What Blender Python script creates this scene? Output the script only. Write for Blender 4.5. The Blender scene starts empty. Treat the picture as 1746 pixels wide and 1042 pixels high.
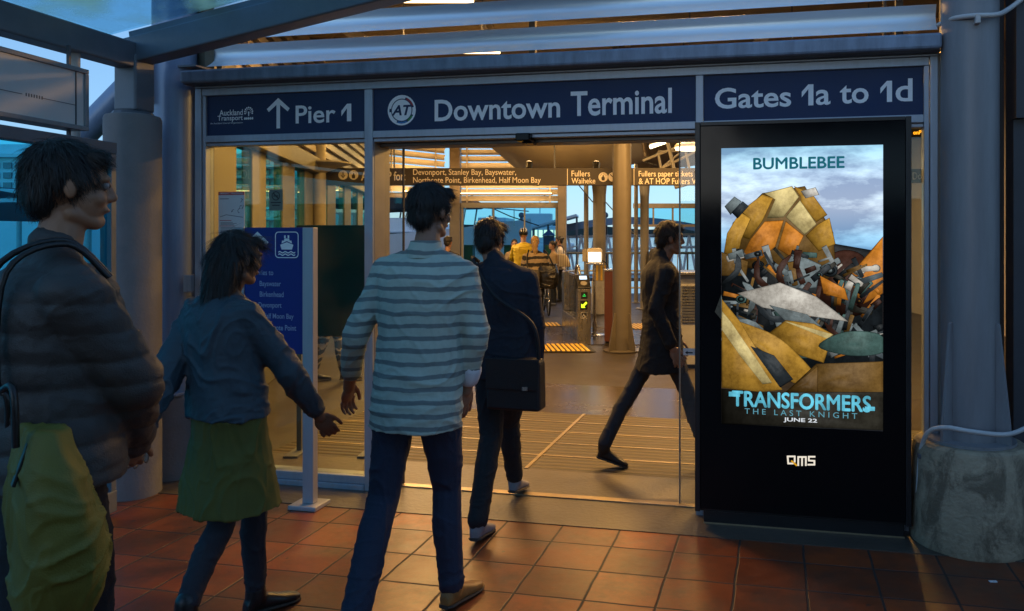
import bpy, bmesh, math, random
from mathutils import Vector, Matrix, noise
R = math.radians
S = bpy.context.scene
COL = S.collection
random.seed(7)

# ------------------------------------------------------------------ camera
cam_d = bpy.data.cameras.new("camera"); cam = bpy.data.objects.new("camera", cam_d); COL.objects.link(cam)
cam.location = (0, 0, 1.6); cam.rotation_euler = (R(90), 0, 0)
cam_d.sensor_width = 36; cam_d.lens = 1340/1746*36
cam_d.shift_x = -(1040-873)/1746; cam_d.shift_y = -(521-400)/1746
cam_d.clip_start = .05; cam_d.clip_end = 6000
S.camera = cam

# ------------------------------------------------------------------ dusk sky, weak sun, exposure
wd = bpy.data.worlds.new("World"); S.world = wd; wd.use_nodes = True
nt = wd.node_tree; bg = nt.nodes["Background"]
sky = nt.nodes.new("ShaderNodeTexSky"); sky.sky_type = 'NISHITA'; sky.sun_disc = False
SUN_EL, SUN_ROT = R(14), R(200)
sky.sun_elevation = SUN_EL; sky.sun_rotation = SUN_ROT; sky.ozone_density = 3; sky.air_density = 1.0; sky.dust_density = .2
tint = nt.nodes.new("ShaderNodeMix"); tint.data_type = 'RGBA'; tint.blend_type = 'MULTIPLY'; tint.inputs[0].default_value = 1
tint.inputs[7].default_value = (.58, .84, 1.14, 1)
gm = nt.nodes.new("ShaderNodeGamma"); gm.inputs[1].default_value = .55   # evens out the bright horizon band
nt.links.new(sky.outputs[0], gm.inputs[0]); nt.links.new(gm.outputs[0], tint.inputs[6]); nt.links.new(tint.outputs[2], bg.inputs[0])
bg.inputs[1].default_value = .15
sun_d = bpy.data.lights.new("sun", 'SUN'); sun = bpy.data.objects.new("sun", sun_d); COL.objects.link(sun)
sun_d.energy = .04; sun_d.angle = R(12); sun_d.color = (1, .85, .7)
sun.rotation_euler = (R(86), 0, R(180)-SUN_ROT)
S.view_settings.view_transform = 'Standard'; S.view_settings.look = 'None'
S.view_settings.exposure = 1.25; S.view_settings.gamma = 1
S.cycles.use_denoising = True
S.cycles.max_bounces = 8; S.cycles.transparent_max_bounces = 16
S.cycles.caustics_reflective = False; S.cycles.caustics_refractive = False
S.cycles.sample_clamp_indirect = 4

# ------------------------------------------------------------------ materials
MATS = {}
def mat(name, col, rough=.5, metal=0., var=.12, vs=6., bump=0., bs=60., emit=None, es=0., spec=.5, coat=0., stretch=(1, 1, 1)):
    if name in MATS: return MATS[name]
    m = bpy.data.materials.new(name); m.use_nodes = True; MATS[name] = m
    t = m.node_tree; p = t.nodes["Principled BSDF"]; L = t.links.new
    p.inputs["Roughness"].default_value = rough; p.inputs["Metallic"].default_value = metal
    p.inputs["Specular IOR Level"].default_value = spec; p.inputs["Coat Weight"].default_value = coat
    tc = t.nodes.new("ShaderNodeTexCoord"); mp = t.nodes.new("ShaderNodeMapping"); mp.inputs["Scale"].default_value = stretch
    L(tc.outputs["Object"], mp.inputs[0])
    n = t.nodes.new("ShaderNodeTexNoise"); n.inputs["Scale"].default_value = vs; n.inputs["Detail"].default_value = 6
    n.inputs["Roughness"].default_value = .65; L(mp.outputs[0], n.inputs["Vector"])
    mx = t.nodes.new("ShaderNodeMix"); mx.data_type = 'RGBA'
    mx.inputs[6].default_value = (*[max(0, c*(1-2*var)) for c in col], 1); mx.inputs[7].default_value = (*[min(1, c*(1+2*var)) for c in col], 1)
    L(n.outputs[0], mx.inputs[0]); L(mx.outputs[2], p.inputs["Base Color"])
    rr = t.nodes.new("ShaderNodeMapRange"); rr.inputs[3].default_value = max(.02, rough-.12); rr.inputs[4].default_value = min(1, rough+.12)
    L(n.outputs[0], rr.inputs[0]); L(rr.outputs[0], p.inputs["Roughness"])
    if bump:
        n2 = t.nodes.new("ShaderNodeTexNoise"); n2.inputs["Scale"].default_value = bs; n2.inputs["Detail"].default_value = 5
        L(mp.outputs[0], n2.inputs["Vector"])
        b = t.nodes.new("ShaderNodeBump"); b.inputs["Strength"].default_value = bump; b.inputs["Distance"].default_value = .01
        L(n2.outputs[0], b.inputs["Height"]); L(b.outputs[0], p.inputs["Normal"])
    if emit:
        p.inputs["Emission Color"].default_value = (*emit, 1); p.inputs["Emission Strength"].default_value = es
    return m
def glass(name, tint, rough=.0, dirt=0., ior=1.45, dcol=(.35, .4, .38)):
    m = bpy.data.materials.new(name); m.use_nodes = True; MATS[name] = m
    t = m.node_tree; t.nodes.clear(); L = t.links.new
    out = t.nodes.new("ShaderNodeOutputMaterial"); tr = t.nodes.new("ShaderNodeBsdfTransparent"); gl = t.nodes.new("ShaderNodeBsdfGlossy")
    fr = t.nodes.new("ShaderNodeFresnel"); mx = t.nodes.new("ShaderNodeMixShader")
    tr.inputs[0].default_value = (*[c**.5 for c in tint], 1); gl.inputs["Roughness"].default_value = rough; ge = t.nodes.new("ShaderNodeNewGeometry"); io = t.nodes.new("ShaderNodeMapRange"); io.inputs[3].default_value = ior; io.inputs[4].default_value = 1/ior
    L(ge.outputs["Backfacing"], io.inputs[0]); L(io.outputs[0], fr.inputs[0])
    L(fr.outputs[0], mx.inputs[0]); L(tr.outputs[0], mx.inputs[1]); L(gl.outputs[0], mx.inputs[2])
    last = mx
    if dirt:
        tc = t.nodes.new("ShaderNodeTexCoord"); n = t.nodes.new("ShaderNodeTexNoise"); n.inputs["Scale"].default_value = 3; n.inputs["Detail"].default_value = 8
        L(tc.outputs["Object"], n.inputs["Vector"])
        r = t.nodes.new("ShaderNodeMapRange"); r.inputs[1].default_value = .42; r.inputs[2].default_value = .75; r.inputs[4].default_value = dirt
        L(n.outputs[0], r.inputs[0])
        d = t.nodes.new("ShaderNodeBsdfTranslucent"); d.inputs[0].default_value = (*dcol, 1)
        m2 = t.nodes.new("ShaderNodeMixShader"); L(r.outputs[0], m2.inputs[0]); L(mx.outputs[0], m2.inputs[1]); L(d.outputs[0], m2.inputs[2]); last = m2
    L(last.outputs[0], out.inputs[0]); return m
def emis(name, col, s):
    m = bpy.data.materials.new(name); m.use_nodes = True; MATS[name] = m
    t = m.node_tree; t.nodes.clear(); out = t.nodes.new("ShaderNodeOutputMaterial"); e = t.nodes.new("ShaderNodeEmission")
    e.inputs[0].default_value = (*col, 1); e.inputs[1].default_value = s*.5; t.links.new(e.outputs[0], out.inputs[0]); return m

ALU = mat("aluminium", (.37, .42, .49), .42, .35, .13, 9, .04, 60, stretch=(3, 3, .4))  # slightly blue base colour carries some of the sky light
STEEL = mat("painted_steel", (.28, .30, .32), .45, 0, .16, 5, .08, 30, stretch=(4, 4, .5))
DSTEEL = mat("dark_steel", (.10, .11, .13), .45, 0, .12, 9, .05, 40)
WSTEEL = mat("pale_steel", (.55, .54, .52), .45, 0, .10, 8, .04, 40)
BLADE = mat("louvre_sky_tint", (.78, .90, 1.0), .34, .4, .03, 3, stretch=(.2, 1, 1))  # blue of the dusk sky light is put into the blade colour
CONC = mat("concrete", (.34, .32, .29), .85, 0, .35, 5, .35, 45)
CONCD = mat("column_concrete", (.22, .21, .21), .8, 0, .16, 4, .25, 60)
BLACK = mat("black_gloss", (.006, .006, .007), .07, 0, .1, 3, spec=.12)
BLACKM = mat("black_satin", (.012, .012, .013), .35, 0, .15, 8)
RUBBER = mat("rubber", (.02, .02, .02), .7, 0, .2, 20)
SIGNB = mat("sign_blue", (.003, .022, .085), .6, 0, .10, 5)
SIGNT = mat("ferry_sign_blue", (.006, .018, .20), .55, 0, .08, 5)
LETTER = mat("lettering_white", (.92, .93, .95), .5, 0, .05, 30)
WHITE = mat("white_paint", (.70, .71, .72), .4, 0, .06, 8)
CREAM = mat("cream_paint", (.28, .25, .20), .5, 0, .10, 6, .04, 30)
BROWNS = mat("sign_brown", (.035, .028, .024), .5, 0, .1, 6)
LETTERC = mat("lettering_cream", (.72, .66, .58), .5, 0, .04, 20)
CEIL = mat("ceiling_board", (.34, .29, .23), .7, 0, .12, 4, .05, 20)
STAIN = mat("stainless", (.46, .45, .43), .28, .9, .08, 20, stretch=(1, 1, .2))
YELL = mat("tactile_yellow", (.75, .46, .05), .5, 0, .15, 15)
RED = mat("sign_red", (.45, .03, .04), .5, 0, .06, 9)
TEALD = mat("dark_teal_board", (.004, .075, .115), .8, 0, .1, 5, spec=.1)
MEMB = mat("membrane", (.60, .54, .45), .6, 0, .06, 2)
CLEAR = glass("clear_glass", (.90, .93, .90))
AMBER = glass("pane_glass", (.82, .84, .64), dirt=.010, dcol=(.5, .5, .4))
TEALG = glass("teal_glass", (.03, .80, .86), ior=1.12); SEAG = glass("harbour_glass", (.34, .76, .92), ior=1.2)
TEALW = glass("teal_windscreen", (.10, .66, .84), ior=1.2)
ROOFG = glass("roof_glass", (.45, .78, .92), .08, .8, dcol=(.80, .88, .60))
LAMP = emis("lamp_glow", (1, .62, .26), 9)
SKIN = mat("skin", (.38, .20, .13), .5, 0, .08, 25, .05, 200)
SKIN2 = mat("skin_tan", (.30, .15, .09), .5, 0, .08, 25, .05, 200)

# ------------------------------------------------------------------ geometry helpers
FAC = Matrix.Rotation(R(-12), 4, 'Z')
W = Matrix.Identity(4)
F_ = 1340.0
def PT(u, v, Y): return Vector(((u-1040)/F_*Y, Y, 1.6+(400-v)/F_*Y))
def PX(u, Y, z): return Vector(((u-1040)/F_*Y, Y, z))
def GR(u, v): Y = 1.6*F_/(v-400); return Vector(((u-1040)/F_*Y, Y, 0))
def FX(u, fy):
    s = (u-1040)/F_; zc = fy/(math.cos(R(12))+math.sin(R(12))*s); return zc*(-math.sin(R(12))+math.cos(R(12))*s)
def FZ(u, v, fy):
    s = (u-1040)/F_; zc = fy/(math.cos(R(12))+math.sin(R(12))*s); return 1.6+(400-v)/F_*zc
def basis(d):
    d = d.normalized(); a = Vector((0, 0, 1)) if abs(d.z) < .9 else Vector((1, 0, 0))
    x = d.cross(a).normalized(); return x, x.cross(d).normalized(), d
class MB:
    def __init__(s): s.v = []; s.f = []
    def add(s, vs, fs):
        o = len(s.v); s.v += [Vector(p) for p in vs]; s.f += [tuple(i+o for i in f) for f in fs]; return s
    def box(s, x0, x1, y0, y1, z0, z1):
        vs = [(x, y, z) for z in (z0, z1) for y in (y0, y1) for x in (x0, x1)]
        return s.add(vs, [(0, 2, 3, 1), (4, 5, 7, 6), (0, 1, 5, 4), (2, 6, 7, 3), (0, 4, 6, 2), (1, 3, 7, 5)])
    def bar(s, p0, p1, w, h, up=(0, 0, 1)):           # rectangular bar, w across, h along up
        p0, p1 = Vector(p0), Vector(p1); d = (p1-p0).normalized(); x = d.cross(Vector(up)).normalized(); z = x.cross(d)
        vs = [p+x*a*w/2+z*b*h/2 for p in (p0, p1) for a, b in ((-1, -1), (1, -1), (1, 1), (-1, 1))]
        return s.add(vs, [(0, 1, 2, 3), (7, 6, 5, 4), (0, 4, 5, 1), (1, 5, 6, 2), (2, 6, 7, 3), (3, 7, 4, 0)])
    def cyl(s, p0, p1, r0, r1=None, n=16):
        r1 = r0 if r1 is None else r1; p0, p1 = Vector(p0), Vector(p1); x, y, d = basis(p1-p0); vs = []
        for p, r in ((p0, r0), (p1, r1)):
            vs += [p+(x*math.cos(2*math.pi*i/n)+y*math.sin(2*math.pi*i/n))*r for i in range(n)]
        return s.add(vs, [(i, (i+1) % n, n+(i+1) % n, n+i) for i in range(n)]+[tuple(range(n-1, -1, -1)), tuple(range(n, 2*n))])
    def tube(s, path, r, n=10):
        path = [Vector(p) for p in path]; vs = []; x = None
        for k, p in enumerate(path):
            d = (path[min(k+1, len(path)-1)]-path[max(k-1, 0)]).normalized()
            if x is None: x, y, _ = basis(d)
            else: x = (x-d*x.dot(d)).normalized(); y = x.cross(d).normalized()
            vs += [p+(x*math.cos(2*math.pi*i/n)+y*math.sin(2*math.pi*i/n))*r for i in range(n)]
        fs = [(k*n+i, k*n+(i+1) % n, (k+1)*n+(i+1) % n, (k+1)*n+i) for k in range(len(path)-1) for i in range(n)]
        return s.add(vs, fs+[tuple(range(n-1, -1, -1)), tuple(range((len(path)-1)*n, len(path)*n))])
    def lathe(s, c, prof, n=24):
        vs = [(c[0]+r*math.cos(2*math.pi*i/n), c[1]+r*math.sin(2*math.pi*i/n), c[2]+z) for r, z in prof for i in range(n)]
        k = len(prof)
        return s.add(vs, [(j*n+i, j*n+(i+1) % n, (j+1)*n+(i+1) % n, (j+1)*n+i) for j in range(k-1) for i in range(n)]+[tuple(range(n-1, -1, -1)), tuple(range((k-1)*n, k*n))])
    def prism(s, poly, y0, y1, ax='y'):               # poly in x,z extruded in y (or poly y,z in x; x,y in z)
        n = len(poly); f = {'y': lambda a, b, t: (a, t, b), 'x': lambda a, b, t: (t, a, b), 'z': lambda a, b, t: (a, b, t)}[ax]
        vs = [f(a, b, y0) for a, b in poly]+[f(a, b, y1) for a, b in poly]
        return s.add(vs, [tuple(range(n)), tuple(range(2*n-1, n-1, -1))]+[(i, n+i, n+(i+1) % n, (i+1) % n) for i in range(n)])
    def flat(s, poly, y):                             # flat painted mark in the x,z plane
        return s.add([(a, y, b) for a, b in poly], [tuple(range(len(poly)))])
    def ell(s, c, r, M=None, nu=16, nv=10):
        c = Vector(c); M = M or Matrix.Identity(3); vs = []; r = (r, r, r) if isinstance(r, (int, float)) else r
        for j in range(1, nv):
            th = math.pi*j/nv
            for i in range(nu):
                a = 2*math.pi*i/nu; vs.append(c+M @ Vector((r[0]*math.sin(th)*math.cos(a), r[1]*math.sin(th)*math.sin(a), r[2]*math.cos(th))))
        top = len(vs); vs += [c+M @ Vector((0, 0, r[2])), c-M @ Vector((0, 0, r[2]))]
        fs = [(j*nu+i, (j+1)*nu+i, (j+1)*nu+(i+1) % nu, j*nu+(i+1) % nu) for j in range(nv-2) for i in range(nu)]
        fs += [(top, i, (i+1) % nu) for i in range(nu)]+[(top+1, (nv-2)*nu+(i+1) % nu, (nv-2)*nu+i) for i in range(nu)]
        return s.add(vs, fs)
    def cap(s, p0, r0, p1, r1, n=14):                 # tapered capsule
        p0, p1 = Vector(p0), Vector(p1); x, y, d = basis(p1-p0); vs = []; rings = []
        for k in range(5): a = math.pi/2*(1-k/4); rings.append((p0-d*r0*math.sin(a), max(.001, r0*math.cos(a))))
        for k in range(5): a = math.pi/2*k/4; rings.append((p1+d*r1*math.sin(a), max(.001, r1*math.cos(a))))
        for p, r in rings: vs += [p+(x*math.cos(2*math.pi*i/n)+y*math.sin(2*math.pi*i/n))*r for i in range(n)]
        m = len(rings)
        return s.add(vs, [(k*n+i, k*n+(i+1) % n, (k+1)*n+(i+1) % n, (k+1)*n+i) for k in range(m-1) for i in range(n)]+[tuple(range(n-1, -1, -1)), tuple(range((m-1)*n, m*n))])
    def loft(s, secs, n=24, e=2.3):                   # secs: (centre, right, fwd, a, b)
        vs = []
        for c, rt, fw, a, b in secs:
            for i in range(n):
                t = 2*math.pi*i/n; ct, st = math.cos(t), math.sin(t)
                vs.append(c+rt*a*math.copysign(abs(ct)**(2/e), ct)+fw*b*math.copysign(abs(st)**(2/e), st))
        m = len(secs)
        return s.add(vs, [(k*n+i, k*n+(i+1) % n, (k+1)*n+(i+1) % n, (k+1)*n+i) for k in range(m-1) for i in range(n)]+[tuple(range(n-1, -1, -1)), tuple(range((m-1)*n, m*n))])
    def mesh(s, name, off=Vector((0, 0, 0)), smooth=None, flip=True):
        me = bpy.data.meshes.new(name); me.from_pydata([p-off for p in s.v], [], s.f)
        bm = bmesh.new(); bm.from_mesh(me); bmesh.ops.recalc_face_normals(bm, faces=bm.faces)
        if smooth is not None:
            for f in bm.faces: f.smooth = True
            for e in bm.edges:
                e.smooth = len(e.link_faces) == 2 and e.calc_face_angle(9) < smooth
        bm.to_mesh(me); bm.free(); return me
def tag(o, label=None, cat=None, group=None, kind=None):
    if label: o["label"] = label
    if cat: o["category"] = cat
    if group: o["group"] = group
    if kind: o["kind"] = kind
    return o
def thing(name, label, cat, loc, frame=W, group=None):
    o = bpy.data.objects.new(name, None); COL.objects.link(o); o.empty_display_size = .1
    loc = Vector(loc); o.matrix_world = frame @ Matrix.Translation(loc); o["_l"] = loc
    tag(o, label, cat, group, 'thing'); return o
def base(o):
    while o.parent: o = o.parent
    return Vector(o["_l"])
def part(par, name, mb, m, smooth=None, bevel=0, label=None):
    off = base(par); me = mb.mesh(name, off, smooth); me.materials.append(m)
    o = bpy.data.objects.new(name, me); COL.objects.link(o); o.parent = par
    if bevel: bv(o, bevel)
    if label: o["label"] = label
    return o
def bv(o, w, seg=2):
    b = o.modifiers.new("bevel", 'BEVEL'); b.width = w; b.segments = seg; b.limit_method = 'ANGLE'; b.angle_limit = R(40); return o
def single(name, label, cat, mb, m, loc, frame=W, group=None, kind='thing', smooth=None, bevel=0):
    loc = Vector(loc); me = mb.mesh(name, loc, smooth); me.materials.append(m)
    o = bpy.data.objects.new(name, me); COL.objects.link(o); o.matrix_world = frame @ Matrix.Translation(loc); o["_l"] = loc
    tag(o, label, cat, group, kind)
    if bevel: bv(o, bevel)
    return o
def struct(name, mb, m, smooth=None, frame=W, kind='structure'):
    return single(name, None, None, mb, m, (0, 0, 0), frame, None, kind, smooth)
DG = bpy.context.evaluated_depsgraph_get
def text_mb(mb, txt, x0, x1, z0, z1, y, bold=0., shear=0., keep=False, align=None, strike=0.):
    """lettering fitted to the box x0..x1, z0..z1 in the plane y"""
    c = bpy.data.curves.new("t", 'FONT'); c.body = txt; c.offset = bold; c.shear = shear; c.resolution_u = 4; c.space_line = .95
    if align: c.align_x = align
    o = bpy.data.objects.new("t", c); COL.objects.link(o); bpy.context.view_layer.update()
    me = bpy.data.meshes.new_from_object(o.evaluated_get(DG())); bpy.data.objects.remove(o); bpy.data.curves.remove(c)
    xs = [v.co.x for v in me.vertices]; ys = [v.co.y for v in me.vertices]
    ax, bx, ay, by = min(xs), max(xs), min(ys), max(ys); sz = (z1-z0)/(by-ay); sx = sz if keep else (x1-x0)/(bx-ax)
    for i, (ox, oz) in enumerate(((0, 0),) if not strike else ((0, 0), (strike, 0), (-strike, 0), (0, strike), (0, -strike))): mb.add([(x0+(v.co.x-ax)*sx+ox, y-.00002*i, z0+(v.co.y-ay)*sz+oz) for v in me.vertices], [tuple(p.vertices) for p in me.polygons])
    bpy.data.meshes.remove(me); return mb
def disc(mb, cx, cz, r, y, r0=0., a0=0., a1=360., n=28, sx=1.):
    k = n if a1-a0 >= 360 else max(3, int(n*(a1-a0)/360)+1)
    P = [(cx+sx*math.cos(R(a0+(a1-a0)*i/k)), cz+math.sin(R(a0+(a1-a0)*i/k))) for i in range(k+1)]
    an = [R(a0+(a1-a0)*i/k) for i in range(k+1)]
    if r0 <= 0: return mb.flat([(cx+r*sx*math.cos(a), cz+r*math.sin(a)) for a in an[:-1]], y)
    vs = [(cx+q*sx*math.cos(a), y, cz+q*math.sin(a)) for a in an for q in (r0, r)]
    return mb.add(vs, [(2*i, 2*i+1, 2*i+3, 2*i+2) for i in range(k)])
def rect(mb, x0, x1, z0, z1, y): return mb.flat([(x0, z0), (x1, z0), (x1, z1), (x0, z1)], y)
def rbox(x0, x1, z0, z1, r, n=5):
    P = []
    for cx, cz, a in ((x1-r, z1-r, 0), (x0+r, z1-r, 90), (x0+r, z0+r, 180), (x1-r, z0+r, 270)):
        P += [(cx+r*math.cos(R(a+90*i/n)), cz+r*math.sin(R(a+90*i/n))) for i in range(n+1)]
    return P
def ring(mb, P, Q, y):
    n = len(P); return mb.add([(a, y, b) for a, b in P]+[(a, y, b) for a, b in Q], [(i, (i+1) % n, n+(i+1) % n, n+i) for i in range(n)])
def one(mb, x0, x1, z0, z1, y):   # the figure 1 with its flag
    w = x1-x0; s = w*.44; mb.flat([(x1-s, z0), (x1, z0), (x1, z1), (x1-s, z1)], y); return mb.flat([(x1-s, z1), (x0, z1-w*.62), (x0, z1-w*1.12), (x1-s, z1-w*.42)], y)
def copy_tree(o, parent=None):
    c = o.copy(); COL.objects.link(c); c.parent = parent
    for ch in list(o.children): copy_tree(ch, c)
    return c
# ================================================================== SETTING
def tile_material():
    m = bpy.data.materials.new("terracotta_tiles"); m.use_nodes = True; t = m.node_tree; p = t.nodes["Principled BSDF"]; L = t.links.new; N = t.nodes.new
    def math_(op, a, b=None):
        n = N("ShaderNodeMath"); n.operation = op
        for i, q in enumerate((a, b)):
            if q is None: continue
            if isinstance(q, (int, float)): n.inputs[i].default_value = q
            else: L(q, n.inputs[i])
        return n.outputs[0]
    tc = N("ShaderNodeTexCoord"); sx = N("ShaderNodeSeparateXYZ")
    wn = N("ShaderNodeTexNoise"); wn.inputs["Scale"].default_value = 5; L(tc.outputs["Object"], wn.inputs["Vector"])
    wob = math_('MULTIPLY', math_('SUBTRACT', wn.outputs[0], .5), .012)
    L(tc.outputs["Object"], sx.inputs[0])
    x = math_('DIVIDE', math_('ADD', math_('SUBTRACT', sx.outputs[0], .132), wob), .3205); y = math_('DIVIDE', math_('ADD', math_('SUBTRACT', sx.outputs[1], 3.94), wob), .302)
    fx, fy = math_('FRACT', x), math_('FRACT', y)
    ex = math_('MINIMUM', fx, math_('SUBTRACT', 1, fx)); ey = math_('MINIMUM', fy, math_('SUBTRACT', 1, fy)); e = math_('MINIMUM', ex, ey)
    ed = N("ShaderNodeMapRange"); ed.interpolation_type = 'SMOOTHSTEP'; ed.inputs[1].default_value = .009; ed.inputs[2].default_value = .024; L(e, ed.inputs[0])
    cell = N("ShaderNodeCombineXYZ"); L(math_('FLOOR', x), cell.inputs[0]); L(math_('FLOOR', y), cell.inputs[1])
    w = N("ShaderNodeTexWhiteNoise"); w.noise_dimensions = '3D'; L(cell.outputs[0], w.inputs[0])
    n1 = N("ShaderNodeTexNoise"); n1.inputs["Scale"].default_value = 9; n1.inputs["Detail"].default_value = 8; n1.inputs["Roughness"].default_value = .7
    L(tc.outputs["Object"], n1.inputs["Vector"])
    n2 = N("ShaderNodeTexNoise"); n2.inputs["Scale"].default_value = 2.2; n2.inputs["Detail"].default_value = 10; n2.inputs["Roughness"].default_value = .75
    L(tc.outputs["Object"], n2.inputs["Vector"])
    r1 = N("ShaderNodeValToRGB"); r1.color_ramp.elements[0].color = (.105, .027, .011, 1); r1.color_ramp.elements[1].color = (.34, .073, .018, 1)
    L(math_('ADD', math_('MULTIPLY', w.outputs[0], .65), math_('MULTIPLY', n1.outputs[0], .4)), r1.inputs[0])
    st = N("ShaderNodeValToRGB"); st.color_ramp.elements[0].position = .42; st.color_ramp.elements[1].position = .62; L(n2.outputs[0], st.inputs[0])
    m1 = N("ShaderNodeMix"); m1.data_type = 'RGBA'; L(math_('MULTIPLY', st.outputs[0], .85), m1.inputs[0]); L(r1.outputs[0], m1.inputs[6]); m1.inputs[7].default_value = (.075, .035, .022, 1)
    m2 = N("ShaderNodeMix"); m2.data_type = 'RGBA'; L(ed.outputs[0], m2.inputs[0]); m2.inputs[6].default_value = (.022, .019, .017, 1); L(m1.outputs[2], m2.inputs[7])
    vo = N("ShaderNodeTexVoronoi"); vo.inputs["Scale"].default_value = 5.5; L(tc.outputs["Object"], vo.inputs["Vector"]); vr = N("ShaderNodeMapRange"); vr.inputs[1].default_value = .055; vr.inputs[2].default_value = .075; L(vo.outputs[0], vr.inputs[0])
    vw = N("ShaderNodeTexWhiteNoise"); vw.noise_dimensions = '3D'; L(vo.outputs["Position"], vw.inputs[0]); gum = math_('MULTIPLY', math_('SUBTRACT', 1, vr.outputs[0]), math_('GREATER_THAN', vw.outputs[0], .72))
    m3 = N("ShaderNodeMix"); m3.data_type = 'RGBA'; L(math_('MULTIPLY', gum, .75), m3.inputs[0]); L(m2.outputs[2], m3.inputs[6]); m3.inputs[7].default_value = (.035, .03, .028, 1)
    L(m3.outputs[2], p.inputs["Base Color"])
    rg = N("ShaderNodeMapRange"); rg.inputs[3].default_value = .20; rg.inputs[4].default_value = .62; L(n1.outputs[0], rg.inputs[0])
    L(math_('ADD', rg.outputs[0], math_('MULTIPLY', math_('SUBTRACT', 1, ed.outputs[0]), .3)), p.inputs["Roughness"])
    b = N("ShaderNodeBump"); b.inputs["Strength"].default_value = .55; b.inputs["Distance"].default_value = .006
    L(math_('ADD', ed.outputs[0], math_('ADD', math_('MULTIPLY', n1.outputs[0], .5), math_('MULTIPLY', w.outputs[0], .25))), b.inputs["Height"]); L(b.outputs[0], p.inputs["Normal"])
    return m
def mat_material():
    m = mat("entrance_mat", (.046, .034, .022), .6, .1, .25, 5); t = m.node_tree; p = t.nodes["Principled BSDF"]
    tc = t.nodes.new("ShaderNodeTexCoord"); w = t.nodes.new("ShaderNodeTexWave"); w.bands_direction = 'Y'; w.inputs["Scale"].default_value = 4.2; w.inputs["Distortion"].default_value = .05
    b = t.nodes.new("ShaderNodeBump"); b.inputs["Strength"].default_value = .9; b.inputs["Distance"].default_value = .01
    src = p.inputs["Base Color"].links[0].from_socket; mx = t.nodes.new("ShaderNodeMix"); mx.data_type = 'RGBA'; mx.blend_type = 'MULTIPLY'; mx.inputs[0].default_value = 1; cr = t.nodes.new("ShaderNodeValToRGB"); cr.color_ramp.elements[0].position = .25; cr.color_ramp.elements[0].color = (.35, .33, .3, 1); cr.color_ramp.elements[1].position = .55; cr.color_ramp.elements[1].color = (1.25, 1.2, 1.1, 1)
    t.links.new(w.outputs[0], cr.inputs[0]); t.links.new(src, mx.inputs[6]); t.links.new(cr.outputs[0], mx.inputs[7]); t.links.new(mx.outputs[2], p.inputs["Base Color"])
    t.links.new(tc.outputs["Object"], w.inputs[0]); t.links.new(w.outputs[0], b.inputs["Height"]); t.links.new(b.outputs[0], p.inputs["Normal"])
    return m
# dark deck under everything, tiles, concrete threshold, inside floor
struct("ground", MB().box(-5.2, 30, -30, 21.5, -.35, -.008), mat("asphalt", (.026, .020, .016), .5, 0, .2, 3, .3, 80))
struct("tiled_pavement", MB().box(-4.3, 14, -12, 4.17, -.006, 0), tile_material(), frame=FAC)
THR = mat("threshold_concrete", (.075, .062, .048), .42, 0, .38, 2.2, .3, 30)
struct("concrete_threshold", MB().box(-4.3, 14, 4.17, 4.585, -.006, .004), THR, frame=FAC)
struct("threshold_floor", MB().box(-3.65, .78, 4.65, 5.12, -.006, .004), THR, frame=FAC)
mb = MB(); mb.box(-3.65, -1.69, 5.125, 6.78, -.006, .003); mb.box(-1.66, 2.6, 5.125, 6.78, -.006, .003)
struct("ribbed_entrance_floor", mb, mat_material(), frame=FAC)
mb = MB(); mb.box(-1.688, -1.662, 5.125, 6.78, -.006, .008)
for k in range(1, 5): mb.box(-3.65, -1.69, 5.12+k*.333, 5.14+k*.333, -.005, .006); mb.box(-1.66, 2.6, 5.12+k*.333, 5.14+k*.333, -.005, .006)
struct("floor_trim_strip", mb, mat("brass_trim", (.42, .33, .2), .35, .7, .1, 20), frame=FAC)
struct("floor_inside", MB().box(-3.65, 3.4, 6.785, 8.1, -.006, .002), mat("polished_concrete", (.045, .035, .025), .25, 0, .3, 1.6, .10, 14), frame=FAC)
struct("floor_by_gates", MB().box(-3.4, 2.0, 11.42, 13.6, -.006, .004), mat("polished_concrete", (.3, .3, .3)))
struct("water", MB().add([(-3500, -300, -1.7), (3500, -300, -1.7), (3500, 5000, -1.7), (-3500, 5000, -1.7)], [(0, 1, 2, 3)]),
       mat("sea_water", (.02, .045, .06), .12, 0, .2, .05, .5, .8))
mb = MB(); n = 60
prof = [(-1400+2800*i/n, 14+10*noise.noise(Vector((i*.17, 3, 0)))+5*noise.noise(Vector((i*.6, 9, 0)))) for i in range(n+1)]
mb.prism([(-1400, -3)]+[(a, max(4, b)) for a, b in prof]+[(1400, -3)], 1100, 1300)
struct("hills", mb, mat("far_land", (.03, .05, .05), .9, 0, .2, .02))

# ================================================================== GLAZED ENTRANCE (frame, glass, doors)
E = thing("glazed_entrance", "grey aluminium framed glass entrance wall with open sliding doors under the blue signs", "entrance", (FX(900, 4.5), 4.5, 0), FAC)
xl0, xl1 = FX(332, 4.47), FX(349, 4.47); m0, m1 = FX(620, 4.47), FX(634, 4.47); n0, n1 = FX(1186, 4.47), FX(1199, 4.47); r0, r1 = FX(1576, 4.47), FX(1600, 4.47)
ZT, ZS, ZB, ZD = 2.556, 2.507, 2.245, 2.19
FR = (4.47, 4.56)
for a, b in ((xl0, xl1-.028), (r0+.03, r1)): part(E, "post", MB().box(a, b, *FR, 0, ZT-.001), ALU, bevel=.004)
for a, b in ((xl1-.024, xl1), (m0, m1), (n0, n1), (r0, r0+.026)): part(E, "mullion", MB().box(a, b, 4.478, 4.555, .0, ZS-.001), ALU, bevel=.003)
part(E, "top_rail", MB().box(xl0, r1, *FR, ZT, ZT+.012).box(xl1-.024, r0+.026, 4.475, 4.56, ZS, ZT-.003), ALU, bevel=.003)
spans = ((xl1, m0), (m1, n0), (n1, r0))
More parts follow.
